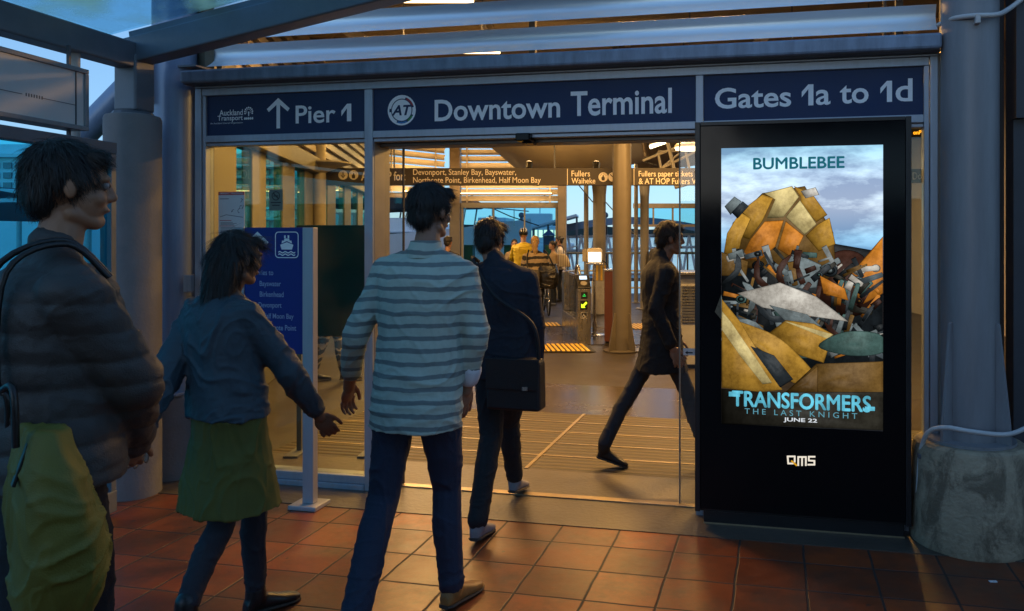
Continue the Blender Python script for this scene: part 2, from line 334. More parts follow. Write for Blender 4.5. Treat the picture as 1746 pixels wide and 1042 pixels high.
for a, b in spans:
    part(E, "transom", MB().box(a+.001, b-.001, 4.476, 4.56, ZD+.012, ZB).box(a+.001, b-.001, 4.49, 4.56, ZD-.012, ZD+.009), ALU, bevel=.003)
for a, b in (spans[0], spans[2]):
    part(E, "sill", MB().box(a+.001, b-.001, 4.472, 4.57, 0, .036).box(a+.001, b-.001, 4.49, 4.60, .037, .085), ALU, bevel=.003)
    part(E, "glass_pane", MB().box(a+.001, b-.001, 4.522, 4.532, .086, ZD-.013), AMBER)
BR = mat("door_frame_bronze", (.30, .27, .23), .4, .3, .1, 10)
part(E, "door_jamb", MB().box(m1+.002, FX(650, 4.6), 4.50, 4.70, .01, ZD+.02), BR, bevel=.003)
part(E, "door_track", MB().box(xl1, r0, 4.588, 4.645, -.004, .012), mat("brass_trim", (.42, .33, .2)), bevel=.002)
part(E, "door_header", MB().box(m1+.002, n0-.002, 4.565, 4.72, ZD-.035, ZD+.05), mat("header_dark", (.10, .09, .08), .4, .3), bevel=.003)
dl = part(E, "door_leaf", MB().box(FX(652, 4.62), FX(686, 4.62), 4.624, 4.634, .014, ZD-.04), CLEAR)
part(dl, "edge_seal", MB().box(FX(686, 4.62), FX(686, 4.62)+.008, 4.62, 4.638, .014, ZD-.04), RUBBER)
dl = part(E, "door_leaf", MB().box(FX(1160, 4.62), n0+.25, 4.624, 4.634, .014, ZD-.04), CLEAR)
part(dl, "edge_seal", MB().box(FX(1160, 4.62)-.008, FX(1160, 4.62), 4.62, 4.638, .014, ZD-.04), mat("seal_grey", (.3, .27, .22), .5))
mb = MB(); rect(mb, FX(1165, 4.62), FX(1186, 4.62), FZ(1175, 606, 4.62), FZ(1175, 594, 4.62), 4.6215); part(dl, "door_sticker", mb, WHITE)
mb = MB(); xa, za = FX(1168, 4.62), FZ(1175, 601.5, 4.62); mb.flat([(xa, za), (xa+.015, za+.011), (xa+.015, za+.004), (xa+.045, za+.004), (xa+.045, za-.004), (xa+.015, za-.004), (xa+.015, za-.011)], 4.6208); part(dl, "arrow_mark", mb, BLACKM)
cx = FX(903, 4.55)
part(E, "door_sensor", MB().box(cx-.055, cx+.035, 4.44, 4.565, ZD-.035, ZD+.012).box(cx-.02, cx+.045, 4.452, 4.56, ZD-.05, ZD-.036), BLACK, bevel=.012)
part(E, "fixing_flange", MB().box(r1+.002, r1+.058, 4.50, 4.55, .06, ZT+.02), mat("flange_grey", (.44, .42, .38), .5, .1, .12, 5), bevel=.002)
for v in (158, 307, 456, 570, 693): part(E, "bolt", MB().cyl((r1+.03, 4.485, FZ(1606, v, 4.5)), (r1+.03, 4.51, FZ(1606, v, 4.5)), .011, .011, 10), STAIN)
part(E, "door_switch", MB().box(FX(318, 4.47), FX(331, 4.47), 4.44, 4.50, FZ(324, 498, 4.47), FZ(324, 469, 4.47)), STEEL, bevel=.004)

HB = thing("head_beam", "weathered blue grey steel beam running just above the three blue signs", "beam", (FX(900, 4.45), 4.45, 2.6), FAC)
part(HB, "beam", MB().box(xl0-.02, r1+.0, 4.36, 4.62, 2.572, 2.655), mat("beam_paint", (.20, .26, .35), .45, .1, .36, 7, .12, 24, stretch=(2.2, 1, .6)), bevel=.014)
part(HB, "lip", MB().box(xl0-.02, r1, 4.385, 4.47, 2.5695, 2.5715).box(xl0, r1, 4.40, 4.46, 2.569-.001, 2.5692), DSTEEL)

# ---- three sign boards
def sign(name, label, a, b):
    t = thing(name, label, "sign", ((a+b)/2, 4.49, ZB), FAC)
    part(t, "board", MB().box(a+.001, b-.001, 4.492, 4.512, ZB+.001, ZS-.001), SIGNB); return t
YS = 4.4905
def fb(u0, v0, u1, v1, y=YS):  # pixel box on the façade -> x0,x1,z0,z1
    u = (u0+u1)/2; return FX(u0, y), FX(u1, y), FZ(u, v1, y), FZ(u, v0, y)
s1 = sign("pier_sign", "dark blue sign above the fixed glass reading Pier 1 with an up arrow", *spans[0])
mb = MB(); text_mb(mb, "Pier", *fb(504, 179, 572, 210), YS, .014); one(mb, *fb(582, 177, 599, 207), YS); part(s1, "lettering", mb, LETTER)
def arrow_up(mb, x, z0, z1, w, st, y):
    h = z1-z0; k = st
    mb.flat([(x-st/2, z0), (x+st/2, z0), (x+st/2, z1-st*1.2), (x, z1), (x-st/2, z1-st*1.2)], y)
    for s in (1, -1): mb.flat([(x, z1), (x+s*w/2, z1-w*.42), (x+s*(w/2-st*.55), z1-w*.42-st*.75), (x+s*.0005, z1-st*1.35)], y-.0004)
    return mb
x0, x1, z0, z1 = fb(455, 167, 494, 219); mb = MB(); arrow_up(mb, (x0+x1)/2, z0, z1, x1-x0, .026, YS); part(s1, "arrow_mark", mb, LETTER)
mb = MB(); text_mb(mb, "Auckland", *fb(374, 187, 414, 197), YS, .012); text_mb(mb, "Transport", *fb(371, 197, 414, 208), YS, .012); text_mb(mb, "An Auckland Council Organisation", *fb(358.5, 208.5, 414, 212), YS, .0, .2); part(s1, "small_lettering", mb, LETTER)
mb = MB(); x0, x1, z0, z1 = fb(416, 184, 432, 204); cx, cz, r = (x0+x1)/2, (z0+z1)/2+.012, (x1-x0)/2
for k in range(9): a = R(-20+220*k/8); disc(mb, cx+r*.82*math.cos(a), cz+r*.82*math.sin(a), r*.17, YS, n=8); disc(mb, cx+r*.5*math.cos(a), cz+r*.5*math.sin(a), r*.09, YS, n=6)
mb.flat([(cx-.003, cz-r*.8), (cx+.003, cz-r*.8), (cx+.006, cz+.002), (cx-.006, cz+.002)], YS)
for k in range(5): disc(mb, cx-r*.8+r*.4*k, z0+.006, r*.2, YS, n=8); rect(mb, cx-r*.9+r*.4*k, cx-r*.65+r*.4*k, z0+.01, z0+.016, YS)
part(s1, "tree_emblem", mb, LETTER)
s2 = sign("terminal_sign", "long dark blue sign over the open doorway reading Downtown Terminal beside a round logo", *spans[1])
mb = MB(); text_mb(mb, "Downtown", *fb(741, 166.5, 955, 204), YS, .018); text_mb(mb, "Terminal", *fb(973, 153, 1145.5, 196), YS, .018); part(s2, "lettering", mb, LETTER)
x0, x1, z0, z1 = fb(661, 163, 709, 213); cx, cz, r = (x0+x1)/2, (z0+z1)/2, (x1-x0)/2
mb = MB(); disc(mb, cx, cz, r, YS, r*.88)
for a0, a1 in ((72, 172), (188, 245), (-22, 12)): disc(mb, cx, cz, r*.88, YS+.0002, r*.76, a0, a1)
disc(mb, cx, cz, r*.70, YS); part(s2, "roundel", mb, LETTER)
mb = MB(); disc(mb, cx, cz, r*.87, YS-.0003, r*.76, 20, 66); part(s2, "red_arc", mb, RED)
mb = MB(); disc(mb, cx, cz, r*.87, YS-.0003, r*.76, -58, -28); part(s2, "green_arc", mb, mat("sign_green", (.03, .3, .06), .4))
mb = MB(); disc(mb, cx, cz, r*.87, YS-.0003, r*.76, -110, -64); part(s2, "light_blue_arc", mb, mat("sign_cyan", (.02, .2, .5), .4))
mb = MB(); text_mb(mb, "AT", cx-r*.72, cx+r*.74, cz-r*.34, cz+r*.34, YS-.0006, .03, .25); part(s2, "logo_lettering", mb, SIGNB)
s3 = sign("gates_sign", "dark blue sign above the lit advertising screen reading Gates 1a to 1d", *spans[2])
mb = MB(); text_mb(mb, "Gates", *fb(1219, 148, 1349, 184), YS, .018); one(mb, *fb(1367, 144, 1387, 180), YS); text_mb(mb, "a", *fb(1391, 153, 1416, 179), YS, .014); text_mb(mb, "to", *fb(1432, 145, 1481, 176.5), YS, .018); one(mb, *fb(1501, 138, 1521, 174), YS); text_mb(mb, "d", *fb(1527, 134, 1556, 173), YS, .014); part(s3, "lettering", mb, LETTER)

# ---- louvre bank above the head beam
LX0, LX1 = FX(350, 4.6), FX(1599, 4.6)
LV = thing("louvre_bank", "bank of wide curved metal louvre blades tinted with blue sky light above the entrance", "louvre", ((LX0+LX1)/2, 4.62, 2.7), FAC)
for k in range(8):
    z0 = 2.727+.176*k; P, Q = [], []
    for i in range(9):
        t = i/8; zz = z0+.150*t; yy = 4.60+.16*t*(1-t)*1.0+.035*t
        P.append((yy, zz)); Q.append((yy+.006, zz+.002))
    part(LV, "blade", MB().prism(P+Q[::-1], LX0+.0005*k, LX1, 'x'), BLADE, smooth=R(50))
for u in (380, 910, 1532): part(LV, "bracket", MB().box(FX(u, 4.7)-.02, FX(u, 4.7)+.02, 4.665, 4.70, 2.70, 4.15), DSTEEL)

# ================================================================== TERMINAL HALL (walls, roof)
LW = [Vector((-3.17, 5.75, 0)), Vector((-5.85, 20.2, 0))]; ld = (LW[1]-LW[0]).normalized(); ln = Vector((ld.y, -ld.x, 0))
def lw(t, d=0, z=0): return LW[0]+ld*t+ln*d+Vector((0, 0, z))
HALL = thing("hall_side_wall", "cream framed inside wall of the hall with a row of teal windows", "wall", LW[0])
HCR = mat("hall_olive_cream", (.125, .115, .075), .5, 0, .12, 6, .04, 30)
def t_at(u):   # distance along the wall that lands on column u
    s = (u-1040)/F_; return (LW[0].x-s*LW[0].y)/(s*ld.y-ld.x)
edges = [(0.02, t_at(403)), (t_at(431), t_at(453)), (t_at(482), t_at(502)), (t_at(519), t_at(560))]
wins = [(t_at(403), t_at(431)), (t_at(431)+.28, t_at(482))]
tt = [t_at(403), t_at(430), t_at(453), t_at(482), t_at(502), t_at(520)]
k = tt[-1]
while k < 13.6: tt += [k+.75, k+1.75]; k += 1.75
mb = MB()
def wallbox(mb, t0, t1, z0, z1, d0=-.12, d1=.0):
    vs = [lw(t, d, z) for z in (z0, z1) for d in (d0, d1) for t in (t0, t1)]
    return mb.add(vs, [(0, 2, 3, 1), (4, 5, 7, 6), (0, 1, 5, 4), (2, 6, 7, 3), (0, 4, 6, 2), (1, 3, 7, 5)])
wallbox(mb, 0, tt[0], 0, 3.6); wallbox(mb, tt[0]+.001, 14.6, 0, .85); part(HALL, "wall_panel", mb, HCR)
for i in range(1, len(tt)-1, 2): part(HALL, "pier", wallbox(MB(), tt[i], tt[i+1], .851, 2.449, -.10, .004), HCR, bevel=.004)
for i in range(0, len(tt)-1, 2): part(HALL, "window", wallbox(MB(), tt[i]+.002, tt[i+1]-.002, .851, 2.449, -.022, -.012), TEALG)
part(HALL, "top_beam", wallbox(MB(), tt[0], 14.6, 2.452, 2.66, -.15, .10), HCR, bevel=.01)
part(HALL, "clerestory_wall", wallbox(MB(), tt[0], 14.6, 2.662, 4.3, -.12, -.02), CEIL)
for i in range(9): part(HALL, "wall_slat", wallbox(MB(), tt[0]+.2, 14.5, 2.74+.16*i, 2.83+.16*i, .0, .05), CREAM)

RF = thing("ceiling_structure", "timber brown ceiling of the hall with crossing beams seen through the louvre gaps", "roof", (0, 12, 4.3))
part(RF, "ceiling", MB().prism([(-3.5, 5.9), (9, 5.9), (9, 21.3), (-6.3, 21.3)], 4.32, 4.5, "z"), CEIL)
for k in range(7): part(RF, "roof_beam", MB().box(-3.4-.18*2.2*k, 8.8, 6.6+2.2*k, 6.72+2.2*k, 4.02, 4.318), CEIL)
for k in range(1, 8): part(RF, "purlin", MB().box(-5.2+1.8*k, -5.12+1.8*k, 5.95, 21.2, 4.16, 4.312), WSTEEL)
RW = thing("hall_end_wall", "dim panelled wall closing the right side of the hall behind the coat", "wall", (6.2, 12, 0))
part(RW, "panel", MB().box(6.2, 6.4, 4.5, 21.3, 0, 4.3), CEIL)
# unseen roof and long block added behind the camera to cut sky light
struct("sky_block_roof", MB().box(-1.2, 14, -14, -2.0, 4.3, 4.6), CEIL, frame=FAC)
struct("sky_block_wall", MB().box(-30, 30, -18, -14, -.3, 2.6), mat("sky_block_dark", (.06, .06, .07), .7), frame=FAC)
# bulkhead closing the gap at both ends between facade and hall
BK = thing("bulkhead", "plain dark wall beside the right hand column at the edge of the frame", "wall", (FX(1746, 4.4), 4.7, 0), FAC)
DW = mat("dark_wall", (.05, .055, .065), .5, 0, .15, 4, .05, 20)
part(BK, "lower_panel", MB().box(1.235, 5.2, 4.55, 4.7, 0, FZ(1735, 204, 4.55)), DW)
part(BK, "upper_panel", MB().box(1.235, 5.2, 4.50, 4.7, FZ(1735, 203, 4.55), 4.4), DW)
part(BK, "return_panel", MB().box(.91, 1.233, 4.72, 4.8, 0, 4.4), DW)

a_ = FAC @ Vector((xl0-.01, 4.62, 0)); b_ = LW[0]+Vector((-.06, -.02, 0)); LBK = thing("light_leak_wall", "narrow cream wall joining the entrance frame to the hall's left wall", "wall", a_); part(LBK, "panel", MB().bar(a_+Vector((0, 0, 2.15)), b_+Vector((0, 0, 2.15)), .06, 4.3), HCR)  # added wall, blocks lamp light leaking past the left louvre end
# column and hanging things
def round_column(name, label, x, y, r, z0, z1, m, frame=W, gus=True, base_r=None, group=None):
    t = thing(name, label, "column", (x, y, z0), frame, group)
    part(t, "shaft", MB().cyl((x, y, z0+.012), (x, y, z1), r, r, 32), m, R(40))
    if gus:
        b = base_r or r*2; part(t, "base_plate", MB().cyl((x, y, z0), (x, y, z0+.014), b, b, 32), m, R(40))
        for a in (45, 135, 225, 315):
            c, s = math.cos(R(a)), math.sin(R(a)); px, py = -s*.007, c*.007
            def q(d, z, k): return (x+c*d+px*k, y+s*d+py*k, z0+z)
            vs = [q(d, z, k) for k in (-1, 1) for d, z in ((r*.95, .014), (b*.96, .014), (b*.96, .06), (r+.02, .52), (r*.95, .52))]
            part(t, "gusset", MB().add(vs, [(0, 1, 2, 3, 4), (9, 8, 7, 6, 5)]+[(i, i+5, (i+1) % 5+5, (i+1) % 5) for i in range(5)]), m)
    return t
round_column("steel_column", "round grey steel column standing in front of the ticket gate with flared base fins", *PX(1060.5, 10.85, 0)[:2], .13, 0, 4.3, mat("column_paint", (.10, .088, .072), .4, .1, .08, 4))
c = PX(545, 11.0, 0)
t = round_column("cream_column", "slim cream column against the teal windows behind the fixed glass", c.x, c.y, .085, 0, 4.3, CREAM, gus=False)
part(t, "capital", MB().lathe((c.x, c.y, 2.46), [(.085, 0), (.11, .02), (.30, .10), (.42, .13), (.42, .15)]), CREAM, R(40))
# ================================================================== OUTSIDE THE DOORS
# ---- advertising display
YA = 4.33; ax0, ax1 = FX(1185, YA), FX(1554, YA); sx0, sx1, sz0, sz1 = FX(1230, YA), FX(1505.5, YA), .568, 2.071
AD = thing("advertising_display", "tall black glossy advertising display with a glowing film poster beside the doorway", "display", ((ax0+ax1)/2, YA+.1, 0), FAC)
part(AD, "plinth", MB().box(ax0+.045, ax1-.03, YA+.03, YA+.21, 0, .075), BLACKM, bevel=.004)
part(AD, "base_trim", MB().box(ax0+.044, ax1-.029, YA+.028, YA+.2, .004, .012), mat("brass_trim", (.42, .33, .2)))
part(AD, "cabinet", MB().box(ax0, ax1, YA+.012, YA+.24, .078, 2.218), BLACKM, bevel=.006)
gp = part(AD, "front_glass", MB().box(ax0+.03, ax1-.03, YA-.002, YA+.010, .095, 2.195), BLACK, bevel=.002)
for a, b in ((ax0, ax0+.028), (ax1-.028, ax1)): part(AD, "edge_trim", MB().box(a, b, YA-.006, YA+.010, .079, 2.217), BLACKM, bevel=.002)
part(AD, "top_trim", MB().box(ax0+.03, ax1-.03, YA-.005, YA+.010, 2.197, 2.217), BLACKM, bevel=.002)
def screen_mat():
    m = bpy.data.materials.new("screen_sky_picture"); m.use_nodes = True; t = m.node_tree; t.nodes.clear(); N = t.nodes.new; L = t.links.new
    out = N("ShaderNodeOutputMaterial"); e = N("ShaderNodeEmission"); tc = N("ShaderNodeTexCoord"); sp = N("ShaderNodeSeparateXYZ")
    L(tc.outputs["Object"], sp.inputs[0]); mr = N("ShaderNodeMapRange"); mr.inputs[1].default_value = .568; mr.inputs[2].default_value = 2.071; L(sp.outputs[2], mr.inputs[0])
    r = N("ShaderNodeValToRGB"); cr = r.color_ramp
    for i, (p, c) in enumerate(((0, (.012, .014, .016)), (.22, (.05, .03, .012)), (.52, (.10, .09, .09)), (.60, (.05, .16, .33)), (.68, (.22, .42, .60)), (.78, (.50, .62, .72)), (.90, (.40, .55, .70)), (1, (.25, .48, .62)))):
        el = cr.elements[i] if i < 2 else cr.elements.new(p); el.position = p; el.color = (*c, 1)
    L(mr.outputs[0], r.inputs[0])
    mp = N("ShaderNodeMapping"); mp.inputs["Scale"].default_value = (1.5, 1, 4.2); L(tc.outputs["Object"], mp.inputs[0])
    n = N("ShaderNodeTexNoise"); n.inputs["Scale"].default_value = 1.9; n.inputs["Detail"].default_value = 7; n.inputs["Roughness"].default_value = .6; L(mp.outputs[0], n.inputs["Vector"])
    c2 = N("ShaderNodeValToRGB"); c2.color_ramp.elements[0].position = .40; c2.color_ramp.elements[0].color = (.42, .42, .52, 1); c2.color_ramp.elements[1].position = .62; c2.color_ramp.elements[1].color = (1.25, 1.2, 1.15, 1)
    L(n.outputs[0], c2.inputs[0]); mx = N("ShaderNodeMix"); mx.data_type = 'RGBA'; mx.blend_type = 'MULTIPLY'; mx.inputs[0].default_value = .9
    L(r.outputs[0], mx.inputs[6]); L(c2.outputs[0], mx.inputs[7]); L(mx.outputs[2], e.inputs[0]); e.inputs[1].default_value = .66
    L(e.outputs[0], out.inputs[0]); return m
ys = YA-.0035
scr = MB(); rect(scr, sx0, sx1, sz0, sz1, ys)
SC = part(AD, "screen", scr, screen_mat())
def pic(c, s=1.): return MATS.get(f"pic{c}{s}") or emis_var(f"pic{c}{s}", c, s)
def emis_var(name, c, s):
    m = bpy.data.materials.new("poster_ink"); m.use_nodes = True; MATS[name] = m; t = m.node_tree; t.nodes.clear(); N = t.nodes.new; L = t.links.new
    out = N("ShaderNodeOutputMaterial"); e = N("ShaderNodeEmission"); tc = N("ShaderNodeTexCoord"); n = N("ShaderNodeTexNoise"); n.inputs["Scale"].default_value = 7; n.inputs["Detail"].default_value = 8; n.inputs["Roughness"].default_value = .72
    L(tc.outputs["Object"], n.inputs["Vector"]); r = N("ShaderNodeValToRGB")
    r.color_ramp.elements[0].position = .30; r.color_ramp.elements[0].color = (*[q*.30 for q in c], 1); r.color_ramp.elements[1].position = .68; r.color_ramp.elements[1].color = (*[min(1, q*1.45) for q in c], 1)
    L(n.outputs[0], r.inputs[0]); L(r.outputs[0], e.inputs[0]); e.inputs[1].default_value = s*.5; L(e.outputs[0], out.inputs[0]); return m
# poster picture: a plain stand-in - overlapping curved golden and dark metal plates under a cloudy sky
def pp(pts): return [(FX(u, YA), FZ(u, v, YA)) for u, v in pts]
def plate(pts, y):
    P = pp(pts); P = [(min(max(a, sx0+.0005), sx1-.0005), min(max(b, sz0+.0005), sz1-.0005)) for a, b in P]
    return MB().flat(P, y)
def curve(pts, n=5):   # smooth closed outline through the points
    out = []; k = len(pts)
    for i in range(k):
        p0, p1, p2, p3 = pts[i-1], pts[i], pts[(i+1) % k], pts[(i+2) % k]
        for j in range(n):
            t = j/n; out.append(tuple(.5*((2*p1[d])+(-p0[d]+p2[d])*t+(2*p0[d]-5*p1[d]+4*p2[d]-p3[d])*t*t+(-p0[d]+3*p1[d]-3*p2[d]+p3[d])*t**3) for d in (0, 1)))
    return out
GOLD, GOLDL, ORA, DRK, DRK2, STE, SHARD, BRN, TYR, TEA, DGR = (.58, .31, .045), (.85, .68, .30), (.70, .25, .03), (.012, .016, .02), (.035, .045, .055), (.20, .25, .27), (.72, .68, .62), (.20, .11, .03), (.06, .025, .018), (.08, .16, .15), (.03, .028, .022)
plates = []
def pl(c, pts, sm=False): plates.append((c, curve(pts) if sm else pts))
rp = random.Random(21)
pl(DRK, [(1230, 440), (1300, 400), (1400, 412), (1507, 430), (1507, 640), (1230, 650)])
pl(TYR, [(1395, 505), (1402, 452), (1432, 428), (1470, 436), (1490, 480), (1478, 530), (1420, 540)], True)
pl(ORA, [(1448, 470), (1507, 404), (1507, 500), (1468, 520)])
# big tilted curved golden sheets, upper left
pl(BRN, [(1231, 452), (1250, 380), (1300, 330), (1372, 318), (1420, 396), (1424, 450), (1330, 462)])
pl(GOLD, [(1233, 440), (1240, 398), (1262, 362), (1280, 372), (1264, 408), (1256, 446)])
pl(GOLD, [(1264, 360), (1300, 332), (1318, 338), (1300, 376), (1278, 408), (1266, 404), (1280, 374)])
pl(GOLDL, [(1304, 330), (1350, 318), (1362, 336), (1336, 370), (1308, 372), (1322, 340)])
pl(GOLD, [(1354, 318), (1384, 330), (1410, 366), (1392, 378), (1366, 352), (1366, 336)])
pl(GOLDL, [(1340, 370), (1364, 342), (1392, 382), (1372, 400)])
pl(ORA, [(1262, 442), (1280, 408), (1304, 378), (1336, 376), (1322, 420), (1296, 444)])
pl(ORA, [(1326, 424), (1340, 378), (1370, 402), (1352, 440)])
pl(GOLD, [(1374, 402), (1396, 382), (1414, 372), (1424, 416), (1396, 428)])
pl(STE, [(1236, 352), (1252, 336), (1264, 344), (1246, 366)]); pl(DRK2, [(1248, 362), (1266, 344), (1276, 352), (1258, 372)]); pl(SHARD, [(1366, 326), (1390, 320), (1396, 332), (1374, 338)])
pl(BRN, [(1230, 470), (1230, 430), (1276, 446), (1272, 470)])
pl(STE, [(1330, 470), (1352, 430), (1400, 452), (1392, 490), (1346, 496)])
def bar_(c, cu, cv, ang, l, w): pl(c, [(cu+math.cos(ang)*l*a-math.sin(ang)*w*b, cv+math.sin(ang)*l*a+math.cos(ang)*w*b) for a, b in ((-1, -1), (1, -.8), (1.06, 0), (1, .8), (-1, 1))])
def disc_(c, cu, cv, r, sq=.8): pl(c, [(cu+r*math.cos(2*math.pi*i/14), cv+r*sq*math.sin(2*math.pi*i/14)) for i in range(14)])
for k in range(210):
    cu = rp.uniform(1234, 1503); cv = rp.uniform(424, 606)
    if cv < 455 and cu > 1425: continue
    fl = math.sin(cu*.021)*.9+math.cos(cv*.03)*.7+(0 if rp.random() < .7 else 1.4)
    c = rp.choice((DRK, DRK2, DRK2, STE, STE, TEA, DGR, BRN, TYR, (.10, .13, .15), (.30, .33, .34), ORA, SHARD))
    if rp.random() < .16: r_ = rp.uniform(4, 13); disc_(c, cu, cv, r_); disc_(DRK, cu, cv, r_*.62); disc_(rp.choice((STE, TEA, BRN)), cu, cv, r_*.3)
    else: bar_(c, cu, cv, fl, rp.uniform(6, 24), rp.uniform(1.6, 6.5))
for k in range(9):
    u0, v0 = rp.uniform(1240, 1480), rp.uniform(430, 590); a0 = rp.uniform(0, 6); pts = [(u0+14*i*math.cos(a0+.25*i), v0+11*i*math.sin(a0+.25*i)) for i in range(6)]
    pl(rp.choice((DRK2, TYR, STE)), [(x, y-1.8) for x, y in pts]+[(x, y+1.8) for x, y in pts[::-1]])
pl(SHARD, [(1258, 500), (1330, 482), (1392, 506), (1446, 548), (1376, 538), (1300, 524)])
pl(STE, [(1312, 520), (1376, 536), (1400, 556), (1340, 548)])
pl(ORA, [(1398, 470), (1440, 492), (1446, 512), (1404, 500)])
pl(GOLD, [(1312, 568), (1340, 546), (1388, 552), (1420, 570), (1404, 618), (1360, 604)])
pl(GOLDL, [(1338, 548), (1342, 548), (1420, 570), (1412, 578)])
pl(TEA, [(1396, 590), (1440, 566), (1500, 570), (1506, 600), (1450, 606)], True)
pl(GOLD, [(1231, 540), (1252, 545), (1322, 572), (1366, 610), (1388, 642), (1352, 652), (1316, 610), (1268, 578), (1231, 560)], True)
pl(GOLD, [(1231, 510), (1262, 548), (1300, 610), (1334, 664), (1290, 668), (1231, 660)])
pl(GOLDL, [(1231, 530), (1246, 548), (1290, 612), (1316, 652), (1300, 654), (1262, 606), (1231, 562)])
pl(DRK2, [(1280, 590), (1320, 606), (1352, 646), (1330, 660)])
pl(BRN, [(1340, 668), (1392, 620), (1506, 616), (1506, 670)])
pl((.14, .075, .02), [(1340, 668), (1394, 624), (1394, 670)])
pl(DGR, [(1231, 662), (1300, 668), (1506, 668), (1506, 733), (1231, 722)])
# every plate: dark rim, then a shaded face (the picture on the screen is one flat printed image)
pv, pf, pc = [], [], []
def inkpoly(P, y, cols, cen, cc):
    o = len(pv); n = len(P); pv.extend([(a, y, b) for a, b in P]+[(cen[0], y, cen[1])]); pc.extend(cols+[cc]); pf.extend([(o+i, o+(i+1) % n, o+n) for i in range(n)])
def clampP(P): return [(min(max(a, sx0+.0005), sx1-.0005), min(max(b, sz0+.0005), sz1-.0005)) for a, b in P]
def rings(P, y, c, L_, amp):
    n = len(P); cx, cz = sum(a for a, b in P)/n, sum(b for a, b in P)/n; o = len(pv); ks = (1, .93, .80, .58, .30)
    sz = max(1e-4, max(math.hypot(a-cx, b-cz) for a, b in P))
    for k in ks:
        for a, b in P:
            dx, dz = (a-cx)/sz, (b-cz)/sz; q = (dx*L_[0]+dz*L_[1])*(.25+.75*k**3)
            sp = max(0, 1-((dx-L_[0]*.35)**2+(dz-L_[1]*.35)**2)*k*k*6)*.55*(k < .95)
            f = max(.10, .62+amp*q)*(.55 if k == 1 else 1); pv.append((cx+(a-cx)*k, y, cz+(b-cz)*k)); pc.append(tuple(min(1, w*f+sp*(.35*w+.06)) for w in c))
    pv.append((cx, y, cz)); pc.append(tuple(min(1, w*.8) for w in c)); m_ = len(ks)
    for r in range(m_-1): pf.extend([(o+r*n+i, o+r*n+(i+1) % n, o+(r+1)*n+(i+1) % n, o+(r+1)*n+i) for i in range(n)])
    pf.extend([(o+(m_-1)*n+i, o+(m_-1)*n+(i+1) % n, o+m_*n) for i in range(n)])
for i, (c, pts) in enumerate(plates):
    P = pp(pts); n = len(P); cx, cz = sum(a for a, b in P)/n, sum(b for a, b in P)/n; y = ys-.00002*(i+1)
    P2 = []
    for (a, b), (a2, b2) in zip(P, P[1:]+P[:1]): P2 += [(a+(a2-a)*t_/3, b+(b2-b)*t_/3) for t_ in range(3)] if n < 9 else [(a, b)]
    ang = rp.uniform(-.35, .35)+.95; sz = max(1e-4, max(math.hypot(a-cx, b-cz) for a, b in P))
    inkpoly(clampP([(cx+(a-cx)*(1+.003/sz), cz+(b-cz)*(1+.003/sz)) for a, b in P]), y+.000008, [tuple(q*.12 for q in c)]*n, (cx, cz), tuple(q*.12 for q in c))
    rings(clampP(P2), y, c, (math.cos(ang), math.sin(ang)), .62)
me = bpy.data.meshes.new("picture"); off = base(AD); me.from_pydata([Vector(p)-off for p in pv], [], pf)
ca = me.color_attributes.new("ink", 'FLOAT_COLOR', 'POINT')
for i, c in enumerate(pc): ca.data[i].color = (*c, 1)
m = bpy.data.materials.new("poster_ink"); m.use_nodes = True; t = m.node_tree; t.nodes.clear(); N = t.nodes.new; L = t.links.new
out = N("ShaderNodeOutputMaterial"); e = N("ShaderNodeEmission"); at = N("ShaderNodeVertexColor"); at.layer_name = "ink"; tc = N("ShaderNodeTexCoord"); n_ = N("ShaderNodeTexNoise"); n_.inputs["Scale"].default_value = 14; n_.inputs["Detail"].default_value = 9; n_.inputs["Roughness"].default_value = .75
L(tc.outputs["Object"], n_.inputs["Vector"]); r = N("ShaderNodeValToRGB"); r.color_ramp.elements[0].position = .33; r.color_ramp.elements[0].color = (.45, .42, .38, 1); r.color_ramp.elements[1].position = .60; r.color_ramp.elements[1].color = (1.15, 1.15, 1.1, 1)
L(n_.outputs[0], r.inputs[0]); mx = N("ShaderNodeMix"); mx.data_type = 'RGBA'; mx.blend_type = 'MULTIPLY'; mx.inputs[0].default_value = .85; L(at.outputs[0], mx.inputs[6]); L(r.outputs[0], mx.inputs[7]); L(mx.outputs[2], e.inputs[0]); e.inputs[1].default_value = .42; L(e.outputs[0], out.inputs[0])
me.materials.append(m); o = bpy.data.objects.new("picture", me); COL.objects.link(o); o.parent = SC
yt = ys-.0165
def tb(u0, v0, u1, v1): return FX(u0, YA), FX(u1, YA), FZ((u0+u1)/2, v1, YA), FZ((u0+u1)/2, v0, YA)
mb = MB(); x0, x1, z0, z1 = tb(1285, 269, 1439, 288); text_mb(mb, "BUMBLEBEE", x0, x1, z0, z1, yt, 0, strike=.0022); part(SC, "title_lettering", mb, emis("title_ink", (.010, .11, .15), 1))
ice = emis_var("ice", (.10, .42, .55), 1.1)
mb = MB(); text_mb(mb, "TRANSFORMERS", *tb(1249, 670, 1484, 696), yt, 0, strike=.0028)
rect(mb, *[FX(u, YA) for u in (1243, 1262)], FZ(1252, 675, YA), FZ(1252, 667, YA), yt); rect(mb, *[FX(u, YA) for u in (1474, 1491)], FZ(1482, 699, YA), FZ(1482, 692, YA), yt); part(SC, "logo_lettering", mb, ice)
mb = MB(); text_mb(mb, "T H E   L A S T   K N I G H T", *tb(1270, 699, 1461, 708.5), yt, 0); part(SC, "subtitle_lettering", mb, emis("subtitle_ink", (.10, .30, .38), .9))
mb = MB(); text_mb(mb, "JUNE 22", *tb(1336, 711.5, 1393, 720), yt, .02); part(SC, "date_lettering", mb, emis("date_ink", (.75, .8, .85), .8))
yq = YA-.004
def q(u0, v0, u1, v1): return tb(u0, v0, u1, v1)
mb = MB(); lw_ = .006
